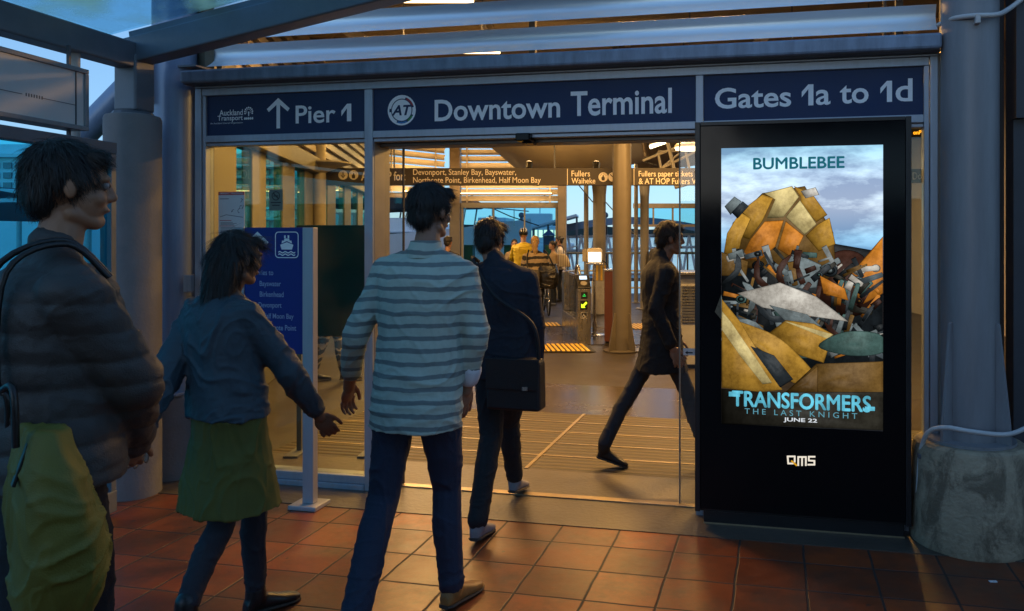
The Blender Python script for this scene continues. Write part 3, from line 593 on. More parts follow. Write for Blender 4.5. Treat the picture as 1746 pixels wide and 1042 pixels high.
def strokes(mb, P, y):
    for a, b in zip(P, P[1:]):
        a, b = Vector((FX(a[0], YA), FZ(a[0], a[1], YA))), Vector((FX(b[0], YA), FZ(b[0], b[1], YA))); d = (b-a).normalized(); n_ = Vector((-d.y, d.x))*.0044; e_ = d*.0036
        mb.flat([tuple(a-e_+n_), tuple(b+e_+n_), tuple(b+e_-n_), tuple(a-e_-n_)], y)
strokes(mb, [(1352, 790), (1344, 790), (1343, 778), (1355, 778), (1355, 787)], yq)
strokes(mb, [(1361, 793), (1361, 779), (1374, 779), (1374, 793)], yq); strokes(mb, [(1367.5, 780), (1367.5, 793)], yq)
strokes(mb, [(1389, 778.5), (1379, 778.5), (1379, 785), (1388.5, 785.5), (1388.5, 792), (1378, 792)], yq)
part(gp, "maker_lettering", mb, emis("maker_white", (1, .90, .75), .75))
mb = MB(); strokes(mb, [(1350, 786), (1358, 793)], yq-.0005); part(gp, "maker_lettering", mb, emis("maker_amber", (1, .50, .03), .6))

# ---- right column on its concrete plinth
def stain_mat():
    m = mat("plinth_concrete", (.38, .31, .21), .85, 0, .2, 9, .8, 40); t = m.node_tree; p = t.nodes["Principled BSDF"]; N = t.nodes.new; L = t.links.new
    src = p.inputs["Base Color"].links[0].from_socket; tc = N("ShaderNodeTexCoord"); mp = N("ShaderNodeMapping"); mp.inputs["Scale"].default_value = (1, 1, .55); L(tc.outputs["Object"], mp.inputs[0])
    n = N("ShaderNodeTexNoise"); n.inputs["Scale"].default_value = 7; n.inputs["Detail"].default_value = 10; n.inputs["Roughness"].default_value = .72; n.inputs["Distortion"].default_value = .6; L(mp.outputs[0], n.inputs["Vector"])
    r = N("ShaderNodeValToRGB"); r.color_ramp.elements[0].position = .46; r.color_ramp.elements[1].position = .60; L(n.outputs[0], r.inputs[0])
    mx = N("ShaderNodeMix"); mx.data_type = 'RGBA'; L(r.outputs[0], mx.inputs[0]); L(src, mx.inputs[6]); mx.inputs[7].default_value = (.17, .135, .09, 1); L(mx.outputs[2], p.inputs["Base Color"]); return m
cr_ = Vector((FX(1659, 4.35), 4.42, 0))
PL = thing("concrete_plinth", "stained round concrete plinth under the right hand column", "plinth", (cr_.x, cr_.y, 0), FAC)
part(PL, "drum", MB().lathe(cr_, [(.292, 0), (.298, .015), (.290, .25), (.283, .48), (.272, .513), (.255, .525)], 48), stain_mat(), R(35))
t = thing("round_column", "tall round grey column on a stained concrete plinth beside the advertising display", "column", (cr_.x, cr_.y, .526), FAC)
COLP = mat("grey_column_paint", (.25, .25, .26), .42, .1, .16, 4, .08, 25, stretch=(3, 3, .5))
part(t, "shaft", MB().cyl((cr_.x, cr_.y, .54), (cr_.x, cr_.y, 4.2), .141, .141, 48), COLP, R(40))
part(t, "base_plate", MB().cyl((cr_.x, cr_.y, .526), (cr_.x, cr_.y, .541), .222, .222, 40), COLP, R(40))
for a in (20, 110, 200, 250, 290, 340):
    if a in (20, 110): pass
for a in (-40, -140, 40, 140):
    c, s = math.cos(R(a)), math.sin(R(a)); px, py = -s*.008, c*.008
    def gq(d, z, k): return (cr_.x+c*d+px*k, cr_.y+s*d+py*k, .541+z)
    vs = [gq(d, z, k) for k in (-1, 1) for d, z in ((.138, 0), (.215, 0), (.215, .05), (.156, .60), (.138, .61))]
    part(t, "gusset", MB().add(vs, [(0, 1, 2, 3, 4), (9, 8, 7, 6, 5)]+[(i, i+5, (i+1) % 5+5, (i+1) % 5) for i in range(5)]), COLP)
def cpath(pts, n=6):
    out = []
    for i in range(len(pts)-1):
        p0, p1, p2, p3 = pts[max(i-1, 0)], pts[i], pts[i+1], pts[min(i+2, len(pts)-1)]
        for j in range(n):
            t = j/n; out.append(.5*((2*p1)+(p2-p0)*t+(2*p0-5*p1+4*p2-p3)*t*t+(3*p1-p0-3*p2+p3)*t**3))
    return out+[pts[-1]]
def FP(u, v, fy): return Vector((FX(u, fy), fy, FZ(u, v, fy)))
PIPE = mat("conduit_white", (.55, .55, .54), .45, 0, .1, 9)
path = cpath([FP(1564, 868, 4.36), FP(1566, 820, 4.34), FP(1571, 765, 4.33), FP(1584, 736, 4.26), FP(1612, 729, 4.20), FP(1650, 735, 4.16), FP(1700, 741, 4.17), FP(1730, 738, 4.24), FP(1765, 722, 4.34)])
t = thing("conduit_pipe", "white conduit bending around the column base above the concrete plinth", "pipe", path[0], FAC)
part(t, "pipe", MB().tube(path, .012, 12), PIPE, R(50))
p = FP(1569, 777, 4.325); part(t, "clip", MB().box(p.x-.012, p.x+.022, p.y-.02, p.y+.02, p.z-.012, p.z+.012), DSTEEL, bevel=.004)
path = cpath([FP(1600, 43, 4.5), FP(1625, 32, 4.33), FP(1660, 27, 4.255), FP(1700, 25, 4.27), FP(1722, 14, 4.40), FP(1752, -8, 4.46), FP(1790, -30, 4.48)])
t = thing("conduit_pipe", "white conduit crossing the top of the right column near the louvres", "pipe", path[0], FAC)
part(t, "pipe", MB().tube(path, .013, 12), PIPE, R(50)); p = FP(1667, 30, 4.25); part(t, "clip", MB().box(p.x-.012, p.x+.012, p.y-.012, p.y+.03, p.z-.03, p.z+.018), WSTEEL, bevel=.003)

# ---- left column, its plinth
cl = Vector((FX(292, 4.52), 4.55, 0))
BCOL = mat("column_sky_tint", (.23, .31, .44), .36, .15, .15, 4, .08, 25, stretch=(3, 3, .5))  # blue here is sky light tinted into the column colour
PL = thing("concrete_plinth", "dark round concrete plinth under the left hand column, behind the walkers", "plinth", cl, FAC)
part(PL, "drum", MB().lathe(cl, [(.21, 0), (.205, .3), (.20, .53), (.185, .55)], 40), CONCD, R(35))
t = thing("round_column", "tall round blue lit column left of the entrance frame", "column", (cl.x, cl.y, .551), FAC)
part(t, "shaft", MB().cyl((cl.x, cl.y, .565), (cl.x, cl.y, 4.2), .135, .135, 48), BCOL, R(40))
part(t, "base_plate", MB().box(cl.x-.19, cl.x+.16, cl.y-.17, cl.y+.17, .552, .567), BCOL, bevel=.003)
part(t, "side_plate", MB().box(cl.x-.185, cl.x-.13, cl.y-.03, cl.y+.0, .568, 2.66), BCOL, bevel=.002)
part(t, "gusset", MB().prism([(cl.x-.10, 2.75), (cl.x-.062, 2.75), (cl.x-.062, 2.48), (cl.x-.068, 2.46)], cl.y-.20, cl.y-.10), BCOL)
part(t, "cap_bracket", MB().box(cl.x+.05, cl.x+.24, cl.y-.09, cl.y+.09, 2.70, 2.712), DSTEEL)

# ---- far left: concrete drum column, canopy post and glass canopy
k = Vector((-2.95, 4.86, 0))
t = thing("drum_column", "thick grey concrete column carrying the steel canopy post on the left", "column", k)
part(t, "drum", MB().lathe(k, [(.158, 0), (.158, 2.31), (.15, 2.33), (.10, 2.345)], 40), CONCD, R(35))
part(t, "collar", MB().cyl(k+Vector((0, 0, 2.335)), k+Vector((0, 0, 2.355)), .12, .11, 12), DSTEEL)
CAN = thing("glass_canopy", "steel framed pitched canopy with dirty bluish glass roof panes at upper left", "canopy", k+Vector((0, 0, 2.35)))
dS = Vector((math.cos(R(-12)), math.sin(R(-12)), 0)); up = Vector((0, 0, 1)); sl = (dS+up*math.tan(R(9.6))).normalized()
dB = Vector((-.165, -.986, 0)).normalized()
CST = mat("canopy_steel", (.17, .19, .22), .42, .1, .12, 6, .06, 30)
pt = k+Vector((.01, 0, 0))
part(CAN, "post", MB().bar(pt+up*2.357, pt+up*2.70, .155, .155, dS), CST, bevel=.012)
part(CAN, "eaves_beam", MB().bar(pt+up*2.695, pt+up*2.695+dB*6, .13, .155), CST, bevel=.010)
part(CAN, "pitched_beam", MB().bar(pt+up*2.72-dS*.03, pt+up*2.72+sl*2.6, .13, .16), CST, bevel=.010)
nrm = sl.cross(dB).normalized(); nrm = nrm if nrm.z > 0 else -nrm
o0 = pt+up*2.82
for q in range(6): part(CAN, "glazing_bar", MB().bar(o0+dB*(.02+.86*q), o0+dB*(.02+.86*q)+sl*2.6, .05, .05), CST, bevel=.004)
part(CAN, "ridge_beam", MB().bar(o0+sl*2.62+dB*-.05, o0+sl*2.62+dB*6, .13, .16), CST, bevel=.01)
for q in range(5):
    a = o0+dB*(.05+.86*q)+nrm*.03-sl*.12; b = a+dB*.80; c = b+sl*2.66; d = a+sl*2.66
    vs = [a, b, c, d]+[w+nrm*.012 for w in (a, b, c, d)]
    part(CAN, "roof_pane", MB().add(vs, [(0, 1, 2, 3), (7, 6, 5, 4), (0, 4, 5, 1), (1, 5, 6, 2), (2, 6, 7, 3), (3, 7, 4, 0)]), ROOFG)
# ---- lightbox panel and glass windscreen along the left edge
wd_ = Vector((.105, 1, 0)).normalized(); wn_ = Vector((wd_.y, -wd_.x, 0))
def ws(t, d, z): return Vector((-2.86, 4.30, 0))+wd_*t+wn_*d+up*z
def wbox(mb, t0, t1, d0, d1, z0, z1):
    vs = [ws(t, d, z) for z in (z0, z1) for d in (d0, d1) for t in (t0, t1)]
    return mb.add(vs, [(0, 2, 3, 1), (4, 5, 7, 6), (0, 1, 5, 4), (2, 6, 7, 3), (0, 4, 6, 2), (1, 3, 7, 5)])
LB = thing("lightbox_panel", "unlit white lightbox panel in a grey frame at the upper left edge", "panel", ws(-.6, 0, 2.2))
z0, z1 = 2.165, 2.50
part(LB, "panel_face", wbox(MB(), -2.4, -.026, -.10, .0, z0+.025, z1-.025), mat("lightbox_white", (.72, .71, .70), .4, 0, .05, 3))
part(LB, "frame", wbox(wbox(wbox(MB(), -2.4, .0, -.11, .012, z1-.024, z1), -2.4, 0, -.11, .012, z0, z0+.024), -.025, 0, -.11, .012, z0+.0245, z1-.0245), STEEL, bevel=.003)
part(LB, "seam", wbox(MB(), -.085, -.078, .0005, .004, z0+.025, z1-.025), DSTEEL)
part(LB, "hanger", wbox(wbox(MB(), -.075, -.06, -.06, -.045, z1, 2.62), -.075, -.06, -.06, -.045, 2.13, z0), DSTEEL)
mb = wbox(MB(), -.30, -.086, .0006, .0016, z0+.128, z0+.131); wbox(mb, -.9, -.42, .0006, .0016, z0+.128, z0+.131)
for q in range(7): wbox(mb, -.40+.016*q, -.394+.016*q, .0006, .0016, z0+.123, z0+.139)
part(LB, "mark", mb, DSTEEL)
WS = thing("glass_windscreen", "dark framed glass windscreen at the left edge looking over the harbour", "windscreen", ws(-.6, 0, 0))
part(WS, "top_rail", wbox(MB(), -3, .20, -.06, .02, 2.06, 2.125), CST, bevel=.004)
part(WS, "bottom_rail", wbox(MB(), -3, .20, -.06, .02, .02, .14), CST, bevel=.004)
part(WS, "stile", wbox(MB(), .16, .20, -.055, .015, .141, 2.059), CST, bevel=.003)
part(WS, "stile", wbox(MB(), -1.5, -1.46, -.055, .015, .141, 2.059), CST, bevel=.003)
for a, b in ((-1.459, .159), (-3, -1.501)): part(WS, "glass_pane", wbox(MB(), a, b, -.022, -.012, .141, 2.059), TEALW)
p = ws(.10, -.16, 0)
t = thing("pale_pipe_post", "slim pale pipe post between the lightbox and the concrete column", "post", p); part(t, "pipe", MB().cyl(p, p+up*2.75, .028, .028, 20), WSTEEL, R(40)); part(t, "foot_flange", MB().cyl(p, p+up*.012, .06, .06, 16), WSTEEL, R(40))
a, b = PT(165, 205, 6.2), PT(262, 105, 6.2)
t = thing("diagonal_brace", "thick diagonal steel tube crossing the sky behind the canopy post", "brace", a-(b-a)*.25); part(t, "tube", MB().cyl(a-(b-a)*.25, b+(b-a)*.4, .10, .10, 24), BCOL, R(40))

# ---- ferry direction sign on its post
yf = 4.15; fy0 = yf
px0, px1 = FX(519, yf), FX(537, yf)
FS = thing("ferry_sign", "blue ferries direction sign with arrow and boat symbol on a grey post before the glass", "sign", (px0, yf, 0), FAC)
part(FS, "post", MB().box(px0, px1, yf-.02, yf+.03, .026, FZ(528, 388, yf)), mat("sign_post_grey", (.42, .42, .44), .4, .3, .1, 9, stretch=(1, 1, .2)), bevel=.003)
part(FS, "foot", MB().box(px0-.06, px1+.05, yf-.075, yf+.085, 0, .025), mat("sign_post_grey", (.4, .4, .4)), bevel=.004)
lx0, lx1 = FX(408, yf), FX(419, yf)
part(FS, "post", MB().box(lx0-.02, lx1, yf-.02, yf+.03, .026, FZ(413, 388, yf)), mat("sign_post_grey", (.4, .4, .4)), bevel=.003)
bz0, bz1 = FZ(470, 602, yf), FZ(470, 388, yf)
part(FS, "board", MB().box(lx1+.001, px0-.001, yf-.012, yf+.012, bz0, bz1), SIGNT, bevel=.002)
yb = yf-.0128
mb = MB(); x0, x1, z0, z1 = fb(420, 395, 458, 444, yb); arrow_up(mb, (x0+x1)/2, z0, z1, x1-x0, .024, yb); disc(mb, (x0+x1)/2-.002, FZ(439, 452, yb), .017, yb); part(FS, "arrow_mark", mb, LETTER)
mb = MB(); x0, x1, z0, z1 = fb(469, 395, 509, 440, yb); P = rbox(x0, x1, z0, z1, .022); Q = rbox(x0+.005, x1-.005, z0+.005, z1-.005, .018); ring(mb, P, Q, yb)
w_, h_ = x1-x0, z1-z0
def ip(P): return [(x0+a*w_, z0+b*h_) for a, b in P]
mb.flat(ip([(.22, .50), (.28, .32), (.72, .32), (.78, .50), (.5, .60)]), yb); mb.flat(ip([(.28, .55), (.30, .66), (.38, .66), (.40, .74), (.60, .74), (.62, .66), (.70, .66), (.72, .55), (.5, .64)]), yb)
for c in (.42, .57): mb.flat(ip([(c-.035, .75), (c+.035, .75), (c+.035, .86), (c-.035, .86)]), yb)
for zz in (.24, .15):
    wv = [(.14+.72*i/18, zz+.028*math.sin(i*1.05)) for i in range(19)]; mb.flat(ip(wv+[(a, b-.045) for a, b in wv[::-1]]), yb)
part(FS, "boat_symbol", mb, LETTER)
mb = MB(); lines = ("Ferries to", "Bayswater", "Birkenhead", "Devonport", "Half Moon Bay", "Northcote Point")
ends = ((466, 471), (479, 490), (483.5, 507), (480, 527), (500.5, 545), (505, 565)); capp = 9.4
for s_, (ue, vb) in zip(lines, ends):
    x1 = FX(ue, yb); vbase = (465, 484, 502, 520.5, 539, 558.5)[lines.index(s_)]; desc = any(c in s_ for c in "py")
    zt, zb = FZ(460, vbase-4.8, yb), FZ(460, vbase+(6.8 if desc else 4.4), yb)
    tmp = MB(); text_mb(tmp, s_, 0, 1, zb, zt, yb, .012, keep=True); wd2 = max(p.x for p in tmp.v); kx = .80
    mb.add([(x1-(wd2-p.x)*kx, p.y, p.z) for p in tmp.v], tmp.f)
part(FS, "lettering", mb, mat("sign_lettering_dim", (.34, .38, .55), .5))
# ---- litter scrap on the tiles
g = Vector((FX(1688, 3.0), 0, 0)); zc = 1.6*F_/(994-400); s_ = (1688-1040)/F_; lx, ly = zc*(-math.sin(R(12))+s_*math.cos(R(12))), zc*(math.cos(R(12))+s_*math.sin(R(12)))
single("paper_scrap", "small white paper scrap lying on the dark tiles at the right", "litter", MB().prism([(lx, ly), (lx+.034, ly+.006), (lx+.032, ly+.022), (lx-.003, ly+.016)], .002, .005, 'z'), WHITE, (lx, ly, .002), FAC)
# ================================================================== INSIDE THE HALL
WARM = (1, .53, .15)
def area(par, loc, size, power, rot=(0, 0, 0), col=WARM, sy=None):
    d = bpy.data.lights.new("lamp_light", 'AREA'); d.energy = power; d.color = col; d.size = size
    if sy: d.shape = 'RECTANGLE'; d.size_y = sy
    o = bpy.data.objects.new("lamp_light", d); COL.objects.link(o); o.parent = par; o.location = Vector(loc)-base(par); o.rotation_euler = rot; return o
def ceiling_lamp(x, y, z, power, label):
    t = thing("ceiling_lamp", label, "lamp", (x, y, z), W, "tube lamps under the hall ceiling")
    part(t, "housing", MB().box(x-.62, x+.62, y-.07, y+.07, z+.035, z+.09), WSTEEL, bevel=.006)
    part(t, "tube", MB().cyl((x-.58, y, z+.01), (x+.58, y, z+.01), .019, .019, 12), LAMP, R(50))
    part(t, "suspension_rod", MB().cyl((x-.4, y, z+.09), (x-.4, y, 4.01), .008, .008, 8).cyl((x+.4, y, z+.09), (x+.4, y, 4.01), .008, .008, 8), DSTEEL)
    area(t, (x, y, z-.03), 1.1, power, sy=.12, col=WARM if y < 12.5 else (1, .66, .32)); return t
LP = 60
ceiling_lamp(2.3, 8.2, 3.35, LP*1.8, "tube lamp hung nearest the doorway on the right")
ceiling_lamp(.5, 9.6, 3.55, LP*1.2, "tube lamp hung above the ticket gate")
ceiling_lamp(-1.7, 8.0, 3.45, LP*1.2, "tube lamp hung nearest the doorway in the middle")
ceiling_lamp(-3.1, 11.5, 3.5, LP*.6, "tube lamp hung beside the teal windows")
ceiling_lamp(-.6, 14.5, 3.7, LP*1.2, "tube lamp hung above the waiting passengers")
ceiling_lamp(-3.6, 16.0, 3.6, LP*1.1, "tube lamp hung before the angled louvres")
ceiling_lamp(3.4, 14.0, 3.7, LP*.9, "tube lamp hung at the right end of the hall")
ceiling_lamp(.4, 18.6, 3.75, LP*1.0, "tube lamp hung close to the harbour openings")
ceiling_lamp(-1.9, 7.6, 3.85, LP*.4, "tube lamp hung just behind the entrance louvres on the left")
ceiling_lamp(.6, 6.6, 3.80, LP*.5, "tube lamp hung just behind the entrance louvres on the right")
for lab, (x, y) in (("small uplight on the overhead sign aimed at the fabric, left one", (-1.2, 11.62)), ("small uplight on the overhead sign aimed at the fabric, right one", (-.2, 11.62))):
    t = thing("uplight", lab, "lamp", (x, y, 2.60), W, "uplights on top of the overhead sign"); part(t, "body", MB().cyl((x, y, 2.57), (x, y+.06, 2.66), .045, .055, 16), BLACKM); part(t, "lens", MB().cyl((x, y+.062, 2.664), (x, y+.064, 2.667), .048, .048, 16), LAMP)
    area(t, (x, y+.08, 2.69), .1, 6, (R(180-22), 0, 0))
# bright round lamp seen at the right of the doorway
p = PT(1176, 252, 8.2)
t = thing("round_lamp", "bright round pendant lamp at the upper right corner of the doorway", "lamp", p)
part(t, "shade", MB().lathe(p, [(.16, 0), (.155, .03), (.06, .07), (.02, .09)], 24), WSTEEL, R(40))
part(t, "diffuser", MB().cyl(p+Vector((0, 0, -.02)), p+Vector((0, 0, -.002)), .15, .155, 24), emis("lamp_white", (1, .85, .55), 6))
part(t, "rod", MB().cyl(p+Vector((0, 0, .09)), (p.x, p.y, 4.3), .008, .008, 8), DSTEEL)

# ---- long overhead sign
YO = 11.3
OS = thing("overhead_sign", "long dark brown overhead sign listing ferry stops in cream lettering above the gates", "sign", PT(900, 316, YO))
bx0, bx1, bz0, bz1 = PT(552, 0, YO).x, PT(1262, 0, YO).x, PT(0, 316, YO).z, PT(0, 286.5, YO).z
part(OS, "board", MB().box(bx0, bx1, YO, YO+.10, bz0, bz1), BROWNS, bevel=.004)
def ob(u0, v0, u1, v1): a, b = PT(u0, v1, YO), PT(u1, v0, YO); return a.x, b.x, a.z, b.z
yo = YO-.002; mb = MB()
text_mb(mb, "AT HOP for:", *ob(616, 292.5, 691, 308), yo, .012)
text_mb(mb, "Devonport, Stanley Bay, Bayswater,", *ob(704.5, 288.5, 880, 301.5), yo, .004)
text_mb(mb, "Northcote Point, Birkenhead, Half Moon Bay", *ob(704.5, 302, 922, 315), yo, .004)
text_mb(mb, "Fullers", *ob(974.5, 291, 1006, 301), yo, .004); text_mb(mb, "Waiheke", *ob(974.5, 303.5, 1015, 313), yo, .004)
text_mb(mb, "Fullers paper tickets", *ob(1089, 291.5, 1181, 304), yo, .004); text_mb(mb, "& AT HOP Fullers Waiheke", *ob(1089, 304, 1222, 314), yo, .004)
for u in (967.5, 1081): rect(mb, *ob(u-.5, 287.5, u+.5, 315.5), yo)
part(OS, "lettering", mb, LETTERC)
mb = MB(); mk = MB()
for u, knd in ((585, 'a'), (603, 'h'), (1028.5, 'h'), (1045, 'n'), (1207+30, 'h')):
    c = PT(u, 298.5 if u < 700 else 302, YO); disc(mb, c.x, c.z, .068, yo)
    if knd == 'a':
        mk.flat([(c.x-.007, c.z+.045), (c.x-.007, c.z-.02), (c.x+.007, c.z-.02), (c.x+.007, c.z+.045)], yo-.001); mk.flat([(c.x-.035, c.z-.005), (c.x, c.z-.048), (c.x+.035, c.z-.005), (c.x+.022, c.z), (c.x, c.z-.028), (c.x-.022, c.z)], yo-.0012)
    elif knd == 'h':
        mk.flat([(c.x-.02, c.z-.05), (c.x+.02, c.z-.05), (c.x+.024, c.z-.01), (c.x+.012, c.z+.005), (c.x+.004, c.z+.03), (c.x-.004, c.z+.03), (c.x-.012, c.z+.004), (c.x-.028, c.z-.008)], yo-.001)
        for q in range(5): a = R(35+27.5*q); disc(mk, c.x+.05*math.cos(a), c.z+.048*math.sin(a), .006, yo-.001, n=8)
    else:
        mk.flat([(c.x-.045, c.z+.035), (c.x+.035, c.z-.045), (c.x+.045, c.z-.035), (c.x-.035, c.z+.045)], yo-.001)
part(OS, "icon_disc", mb, LETTERC); part(OS, "icon_mark", mk, BROWNS)
part(OS, "hanger", MB().cyl((bx0+1, YO+.05, bz1), (bx0+1, YO+.05, 4.3), .012).cyl((bx1-.6, YO+.05, bz1), (bx1-.6, YO+.05, 4.3), .012).cyl((-.8, YO+.05, bz1), (-.8, YO+.05, 4.3), .012), DSTEEL)

# ---- ticket gate
g0, g1, gb = GR(985, 581), GR(1008, 581), GR(958, 558); gd = (gb-g0).normalized(); gw = Vector((gd.y, -gd.x, 0)); GLn = 1.75; GWd = .205
def gp_(a, b, z): return g0+gw*a+gd*b+up*z
def gbox(mb, a0, a1, b0, b1, z0, z1):
    vs = [gp_(a, b, z) for z in (z0, z1) for b in (b0, b1) for a in (a0, a1)]
    return mb.add(vs, [(0, 2, 3, 1), (4, 5, 7, 6), (0, 1, 5, 4), (2, 6, 7, 3), (0, 4, 6, 2), (1, 3, 7, 5)])
GT = thing("ticket_gate", "stainless steel ticket gate with a lit green arrow and slanted card reader", "ticket gate", g0)
part(GT, "body", gbox(gbox(MB(), 0, GWd, 0, .16, 0, .775), 0, GWd, .161, GLn, 0, .30), STAIN, bevel=.006)
part(GT, "rear_column", gbox(MB(), 0, GWd, GLn-.26, GLn, .301, .98), STAIN, bevel=.02)
part(GT, "side_glass", gbox(MB(), .09, .11, .165, GLn-.262, .301, .92), mat("gate_panel", (.03, .035, .035), .15), bevel=.002)
part(GT, "top_rail", gbox(gbox(MB(), .075, .125, .162, GLn-.262, .921, .965), .075, .125, .55, .60, .301, .92), STAIN, bevel=.004)
vs = [gp_(a, b, z) for a in (0, GWd) for b, z in ((-.012, .776), (-.012, .80), (.17, .985), (.24, .985), (.24, .776))]
part(GT, "reader_head", MB().add(vs, [(0, 1, 2, 3, 4), (9, 8, 7, 6, 5)]+[(i, i+5, (i+1) % 5+5, (i+1) % 5) for i in range(5)]), mat("reader_black", (.02, .02, .022), .3), bevel=.01)
def sl_(a, k, e=.003):   # point on the slanted face of the head
    return gp_(a, -.012+.182*k, .80+.185*k)+(up*.7-gd*.7)*e
def quad(a0, a1, k0, k1, e=.003): return MB().add([sl_(a0, k0, e), sl_(a1, k0, e), sl_(a1, k1, e), sl_(a0, k1, e)], [(0, 1, 2, 3)])
part(GT, "display", quad(.045, .16, .62, .90), emis("reader_screen", (.6, .75, .9), 1.6))
mb = MB(); mb.add([sl_(.10+.05*math.cos(R(18*i)), .33+.17*math.sin(R(18*i))) for i in range(20)], [tuple(range(20))]); part(GT, "card_target", mb, mat("card_grey", (.3, .28, .25), .5))
def fq(P, e): return MB().add([gp_(a, -e, z) for a, z in P], [tuple(range(len(P)))])
part(GT, "indicator", fq([(.05, .63), (.15, .63), (.15, .73), (.05, .73)], .003), mat("reader_black", (.02, .02, .02)))
part(GT, "green_light", fq([(.075, .668), (.125, .668), (.125, .675), (.075, .675)], .004).add([gp_(a, -.004, z) for a, z in ((.09, .69), (.11, .69), (.10, .705))], [(0, 1, 2)]), emis("green_led", (.03, .9, .12), 1.5))
part(GT, "arrow_panel", fq([(.04, .455), (.15, .47), (.155, .60), (.04, .60)], .003), mat("reader_black", (.02, .02, .02)))
ar = [(-.045, -.045), (.018, -.045), (-.002, -.024), (.047, .025), (.025, .047), (-.024, -.002), (-.045, .018)]
part(GT, "green_arrow", fq([(.10+a, .54+b) for a, b in ar], .005), emis("green_arrow", (.55, 1, .02), 2.2))
part(GT, "access_plate", fq([(.05, .33), (.145, .33), (.145, .425), (.05, .425)], .003), WHITE)
part(GT, "access_symbol_field", fq([(.055, .335), (.14, .335), (.14, .42), (.055, .42)], .0045), BLACKM)
mb = MB(); P0 = [(.09+.022*math.cos(R(a)), .362+.022*math.sin(R(a))) for a in range(-250, 40, 20)]; P1 = [(.09+.015*math.cos(R(a)), .362+.015*math.sin(R(a))) for a in range(-250, 40, 20)]
mb.add([gp_(a, -.006, z) for a, z in P0+P1], [(i, i+1, len(P0)+i+1, len(P0)+i) for i in range(len(P0)-1)])
mb.add([gp_(a, -.006, z) for a, z in ((.086, .405), (.096, .405), (.096, .382), (.112, .38), (.120, .352), (.128, .352), (.128, .345), (.114, .345), (.106, .373), (.086, .373))], [tuple(range(10))]); part(GT, "wheelchair_symbol", mb, WHITE)
for b, z in ((.4, .95), (.9, .95), (.4, .33), (.9, .33)): part(GT, "bolt", MB().cyl(gp_(.085, b, z-.05), gp_(.07, b, z-.05), .014, .014, 10), STAIN)
hp = [gp_(.10, .42+.5*t_, .965+.14*math.sin(math.pi*min(1, t_*1.2))**.5 if 0 < t_ < .83 else .96) for t_ in [i/14*.83 for i in range(15)]]
part(GT, "grab_handle", MB().tube(hp, .022, 10), STAIN, R(50))
pad = MB(); vs = [gp_(a, b, 0) for a, b in ((-.12, -.12), (.62, -.12), (.62, 2.0), (-.12, 2.0))]
# ---- yellow tactile strips
def tactile(label, uv0, uv1, n=None):
    a, b = GR(*uv0), GR(*uv1); y0, y1 = a.y, b.y; x0, x1 = a.x, b.x; n = int((x1-x0)/.068)
    t = thing("tactile_strip", label, "tactile strip", ((x0+x1)/2, (y0+y1)/2, .004), W, "yellow tactile strips on the hall floor")
    sk = -.20*(y1-y0)
    part(t, "mat_base", MB().prism([(x0-.02, y0-.02), (x1+.03, y0-.02), (x1+.02+sk, y1+.02), (x0-.02+sk, y1+.02)], .004, .009, 'z'), RUBBER)
    mb = MB()
    for i in range(n): x = x0+.02+i*.068; mb.prism([(x, y0), (x+.038, y0), (x+.038+sk, y1), (x+sk, y1)], .0095, .018, 'z')
    part(t, "raised_bars", mb, YELL)
tactile("wide yellow barred tactile strip on the floor before the ticket gate", (880, 600), (1014, 588))
tactile("farther yellow tactile strip on the floor behind the walking blonde woman", (870, 557), (962, 551.5))
tactile("short yellow tactile strip right of the round steel column", (1081, 562), (1160, 553))
# ---- card validator on a stand
yv = 12.5; vb = PT(1014, 0, yv)
VS = thing("card_validator", "white card validator with a bright screen on a thin steel stand", "validator", (vb.x, yv, 0))
part(VS, "foot", MB().lathe((vb.x, yv, 0), [(.17, 0), (.17, .012), (.05, .03), (.03, .05)], 28), STAIN, R(40))
part(VS, "stand", MB().cyl((vb.x, yv, .05), (vb.x, yv, PT(0, 449, yv).z), .022, .022, 14).cyl((vb.x, yv, .06), (vb.x, yv, .22), .038, .034, 14), STAIN, R(40))
c0, c1 = PT(1001, 449, yv), PT(1027, 423, yv)
def rb(x0, x1, z0, z1, r, y0, y1): return MB().prism(rbox(x0, x1, z0, z1, r), y0, y1)
part(VS, "housing", rb(c0.x, c1.x, c0.z, c1.z, .05, yv-.07, yv+.07), mat("validator_white", (.62, .58, .50), .4), bevel=.01)
part(VS, "shelf", MB().box(c0.x-.02, c1.x+.02, yv-.10, yv+.05, c0.z-.02, c0.z+.005), STAIN, bevel=.003)
a, b = PT(1003.5, 446.5, yv), PT(1025, 430, yv); mb = MB(); rect(mb, a.x, b.x, a.z, b.z, yv-.072); scn = part(VS, "screen", mb, emis("validator_screen", (.85, 1, .88), 2.2))
mb = MB(); rect(mb, a.x+.02, a.x+.11, b.z-.035, b.z-.025, yv-.073); rect(mb, a.x+.02, a.x+.15, b.z-.055, b.z-.048, yv-.073); part(scn, "screen_bar", mb, emis("screen_green", (.3, .8, .4), 1))
part(VS, "bracket", MB().box(PT(993, 0, yv).x, PT(1000.5, 0, yv).x, yv-.03, yv+.03, PT(0, 446, yv).z, PT(0, 425, yv).z), CREAM, bevel=.006)
cp = cpath([PT(1027, 444, yv), PT(1036, 452, yv), PT(1038, 470, yv), PT(1037, 520, yv), PT(1037.5, 570, yv), GR(1030, 572), GR(1012, 570)])
part(VS, "cable", MB().tube(cp, .008, 8), RUBBER)

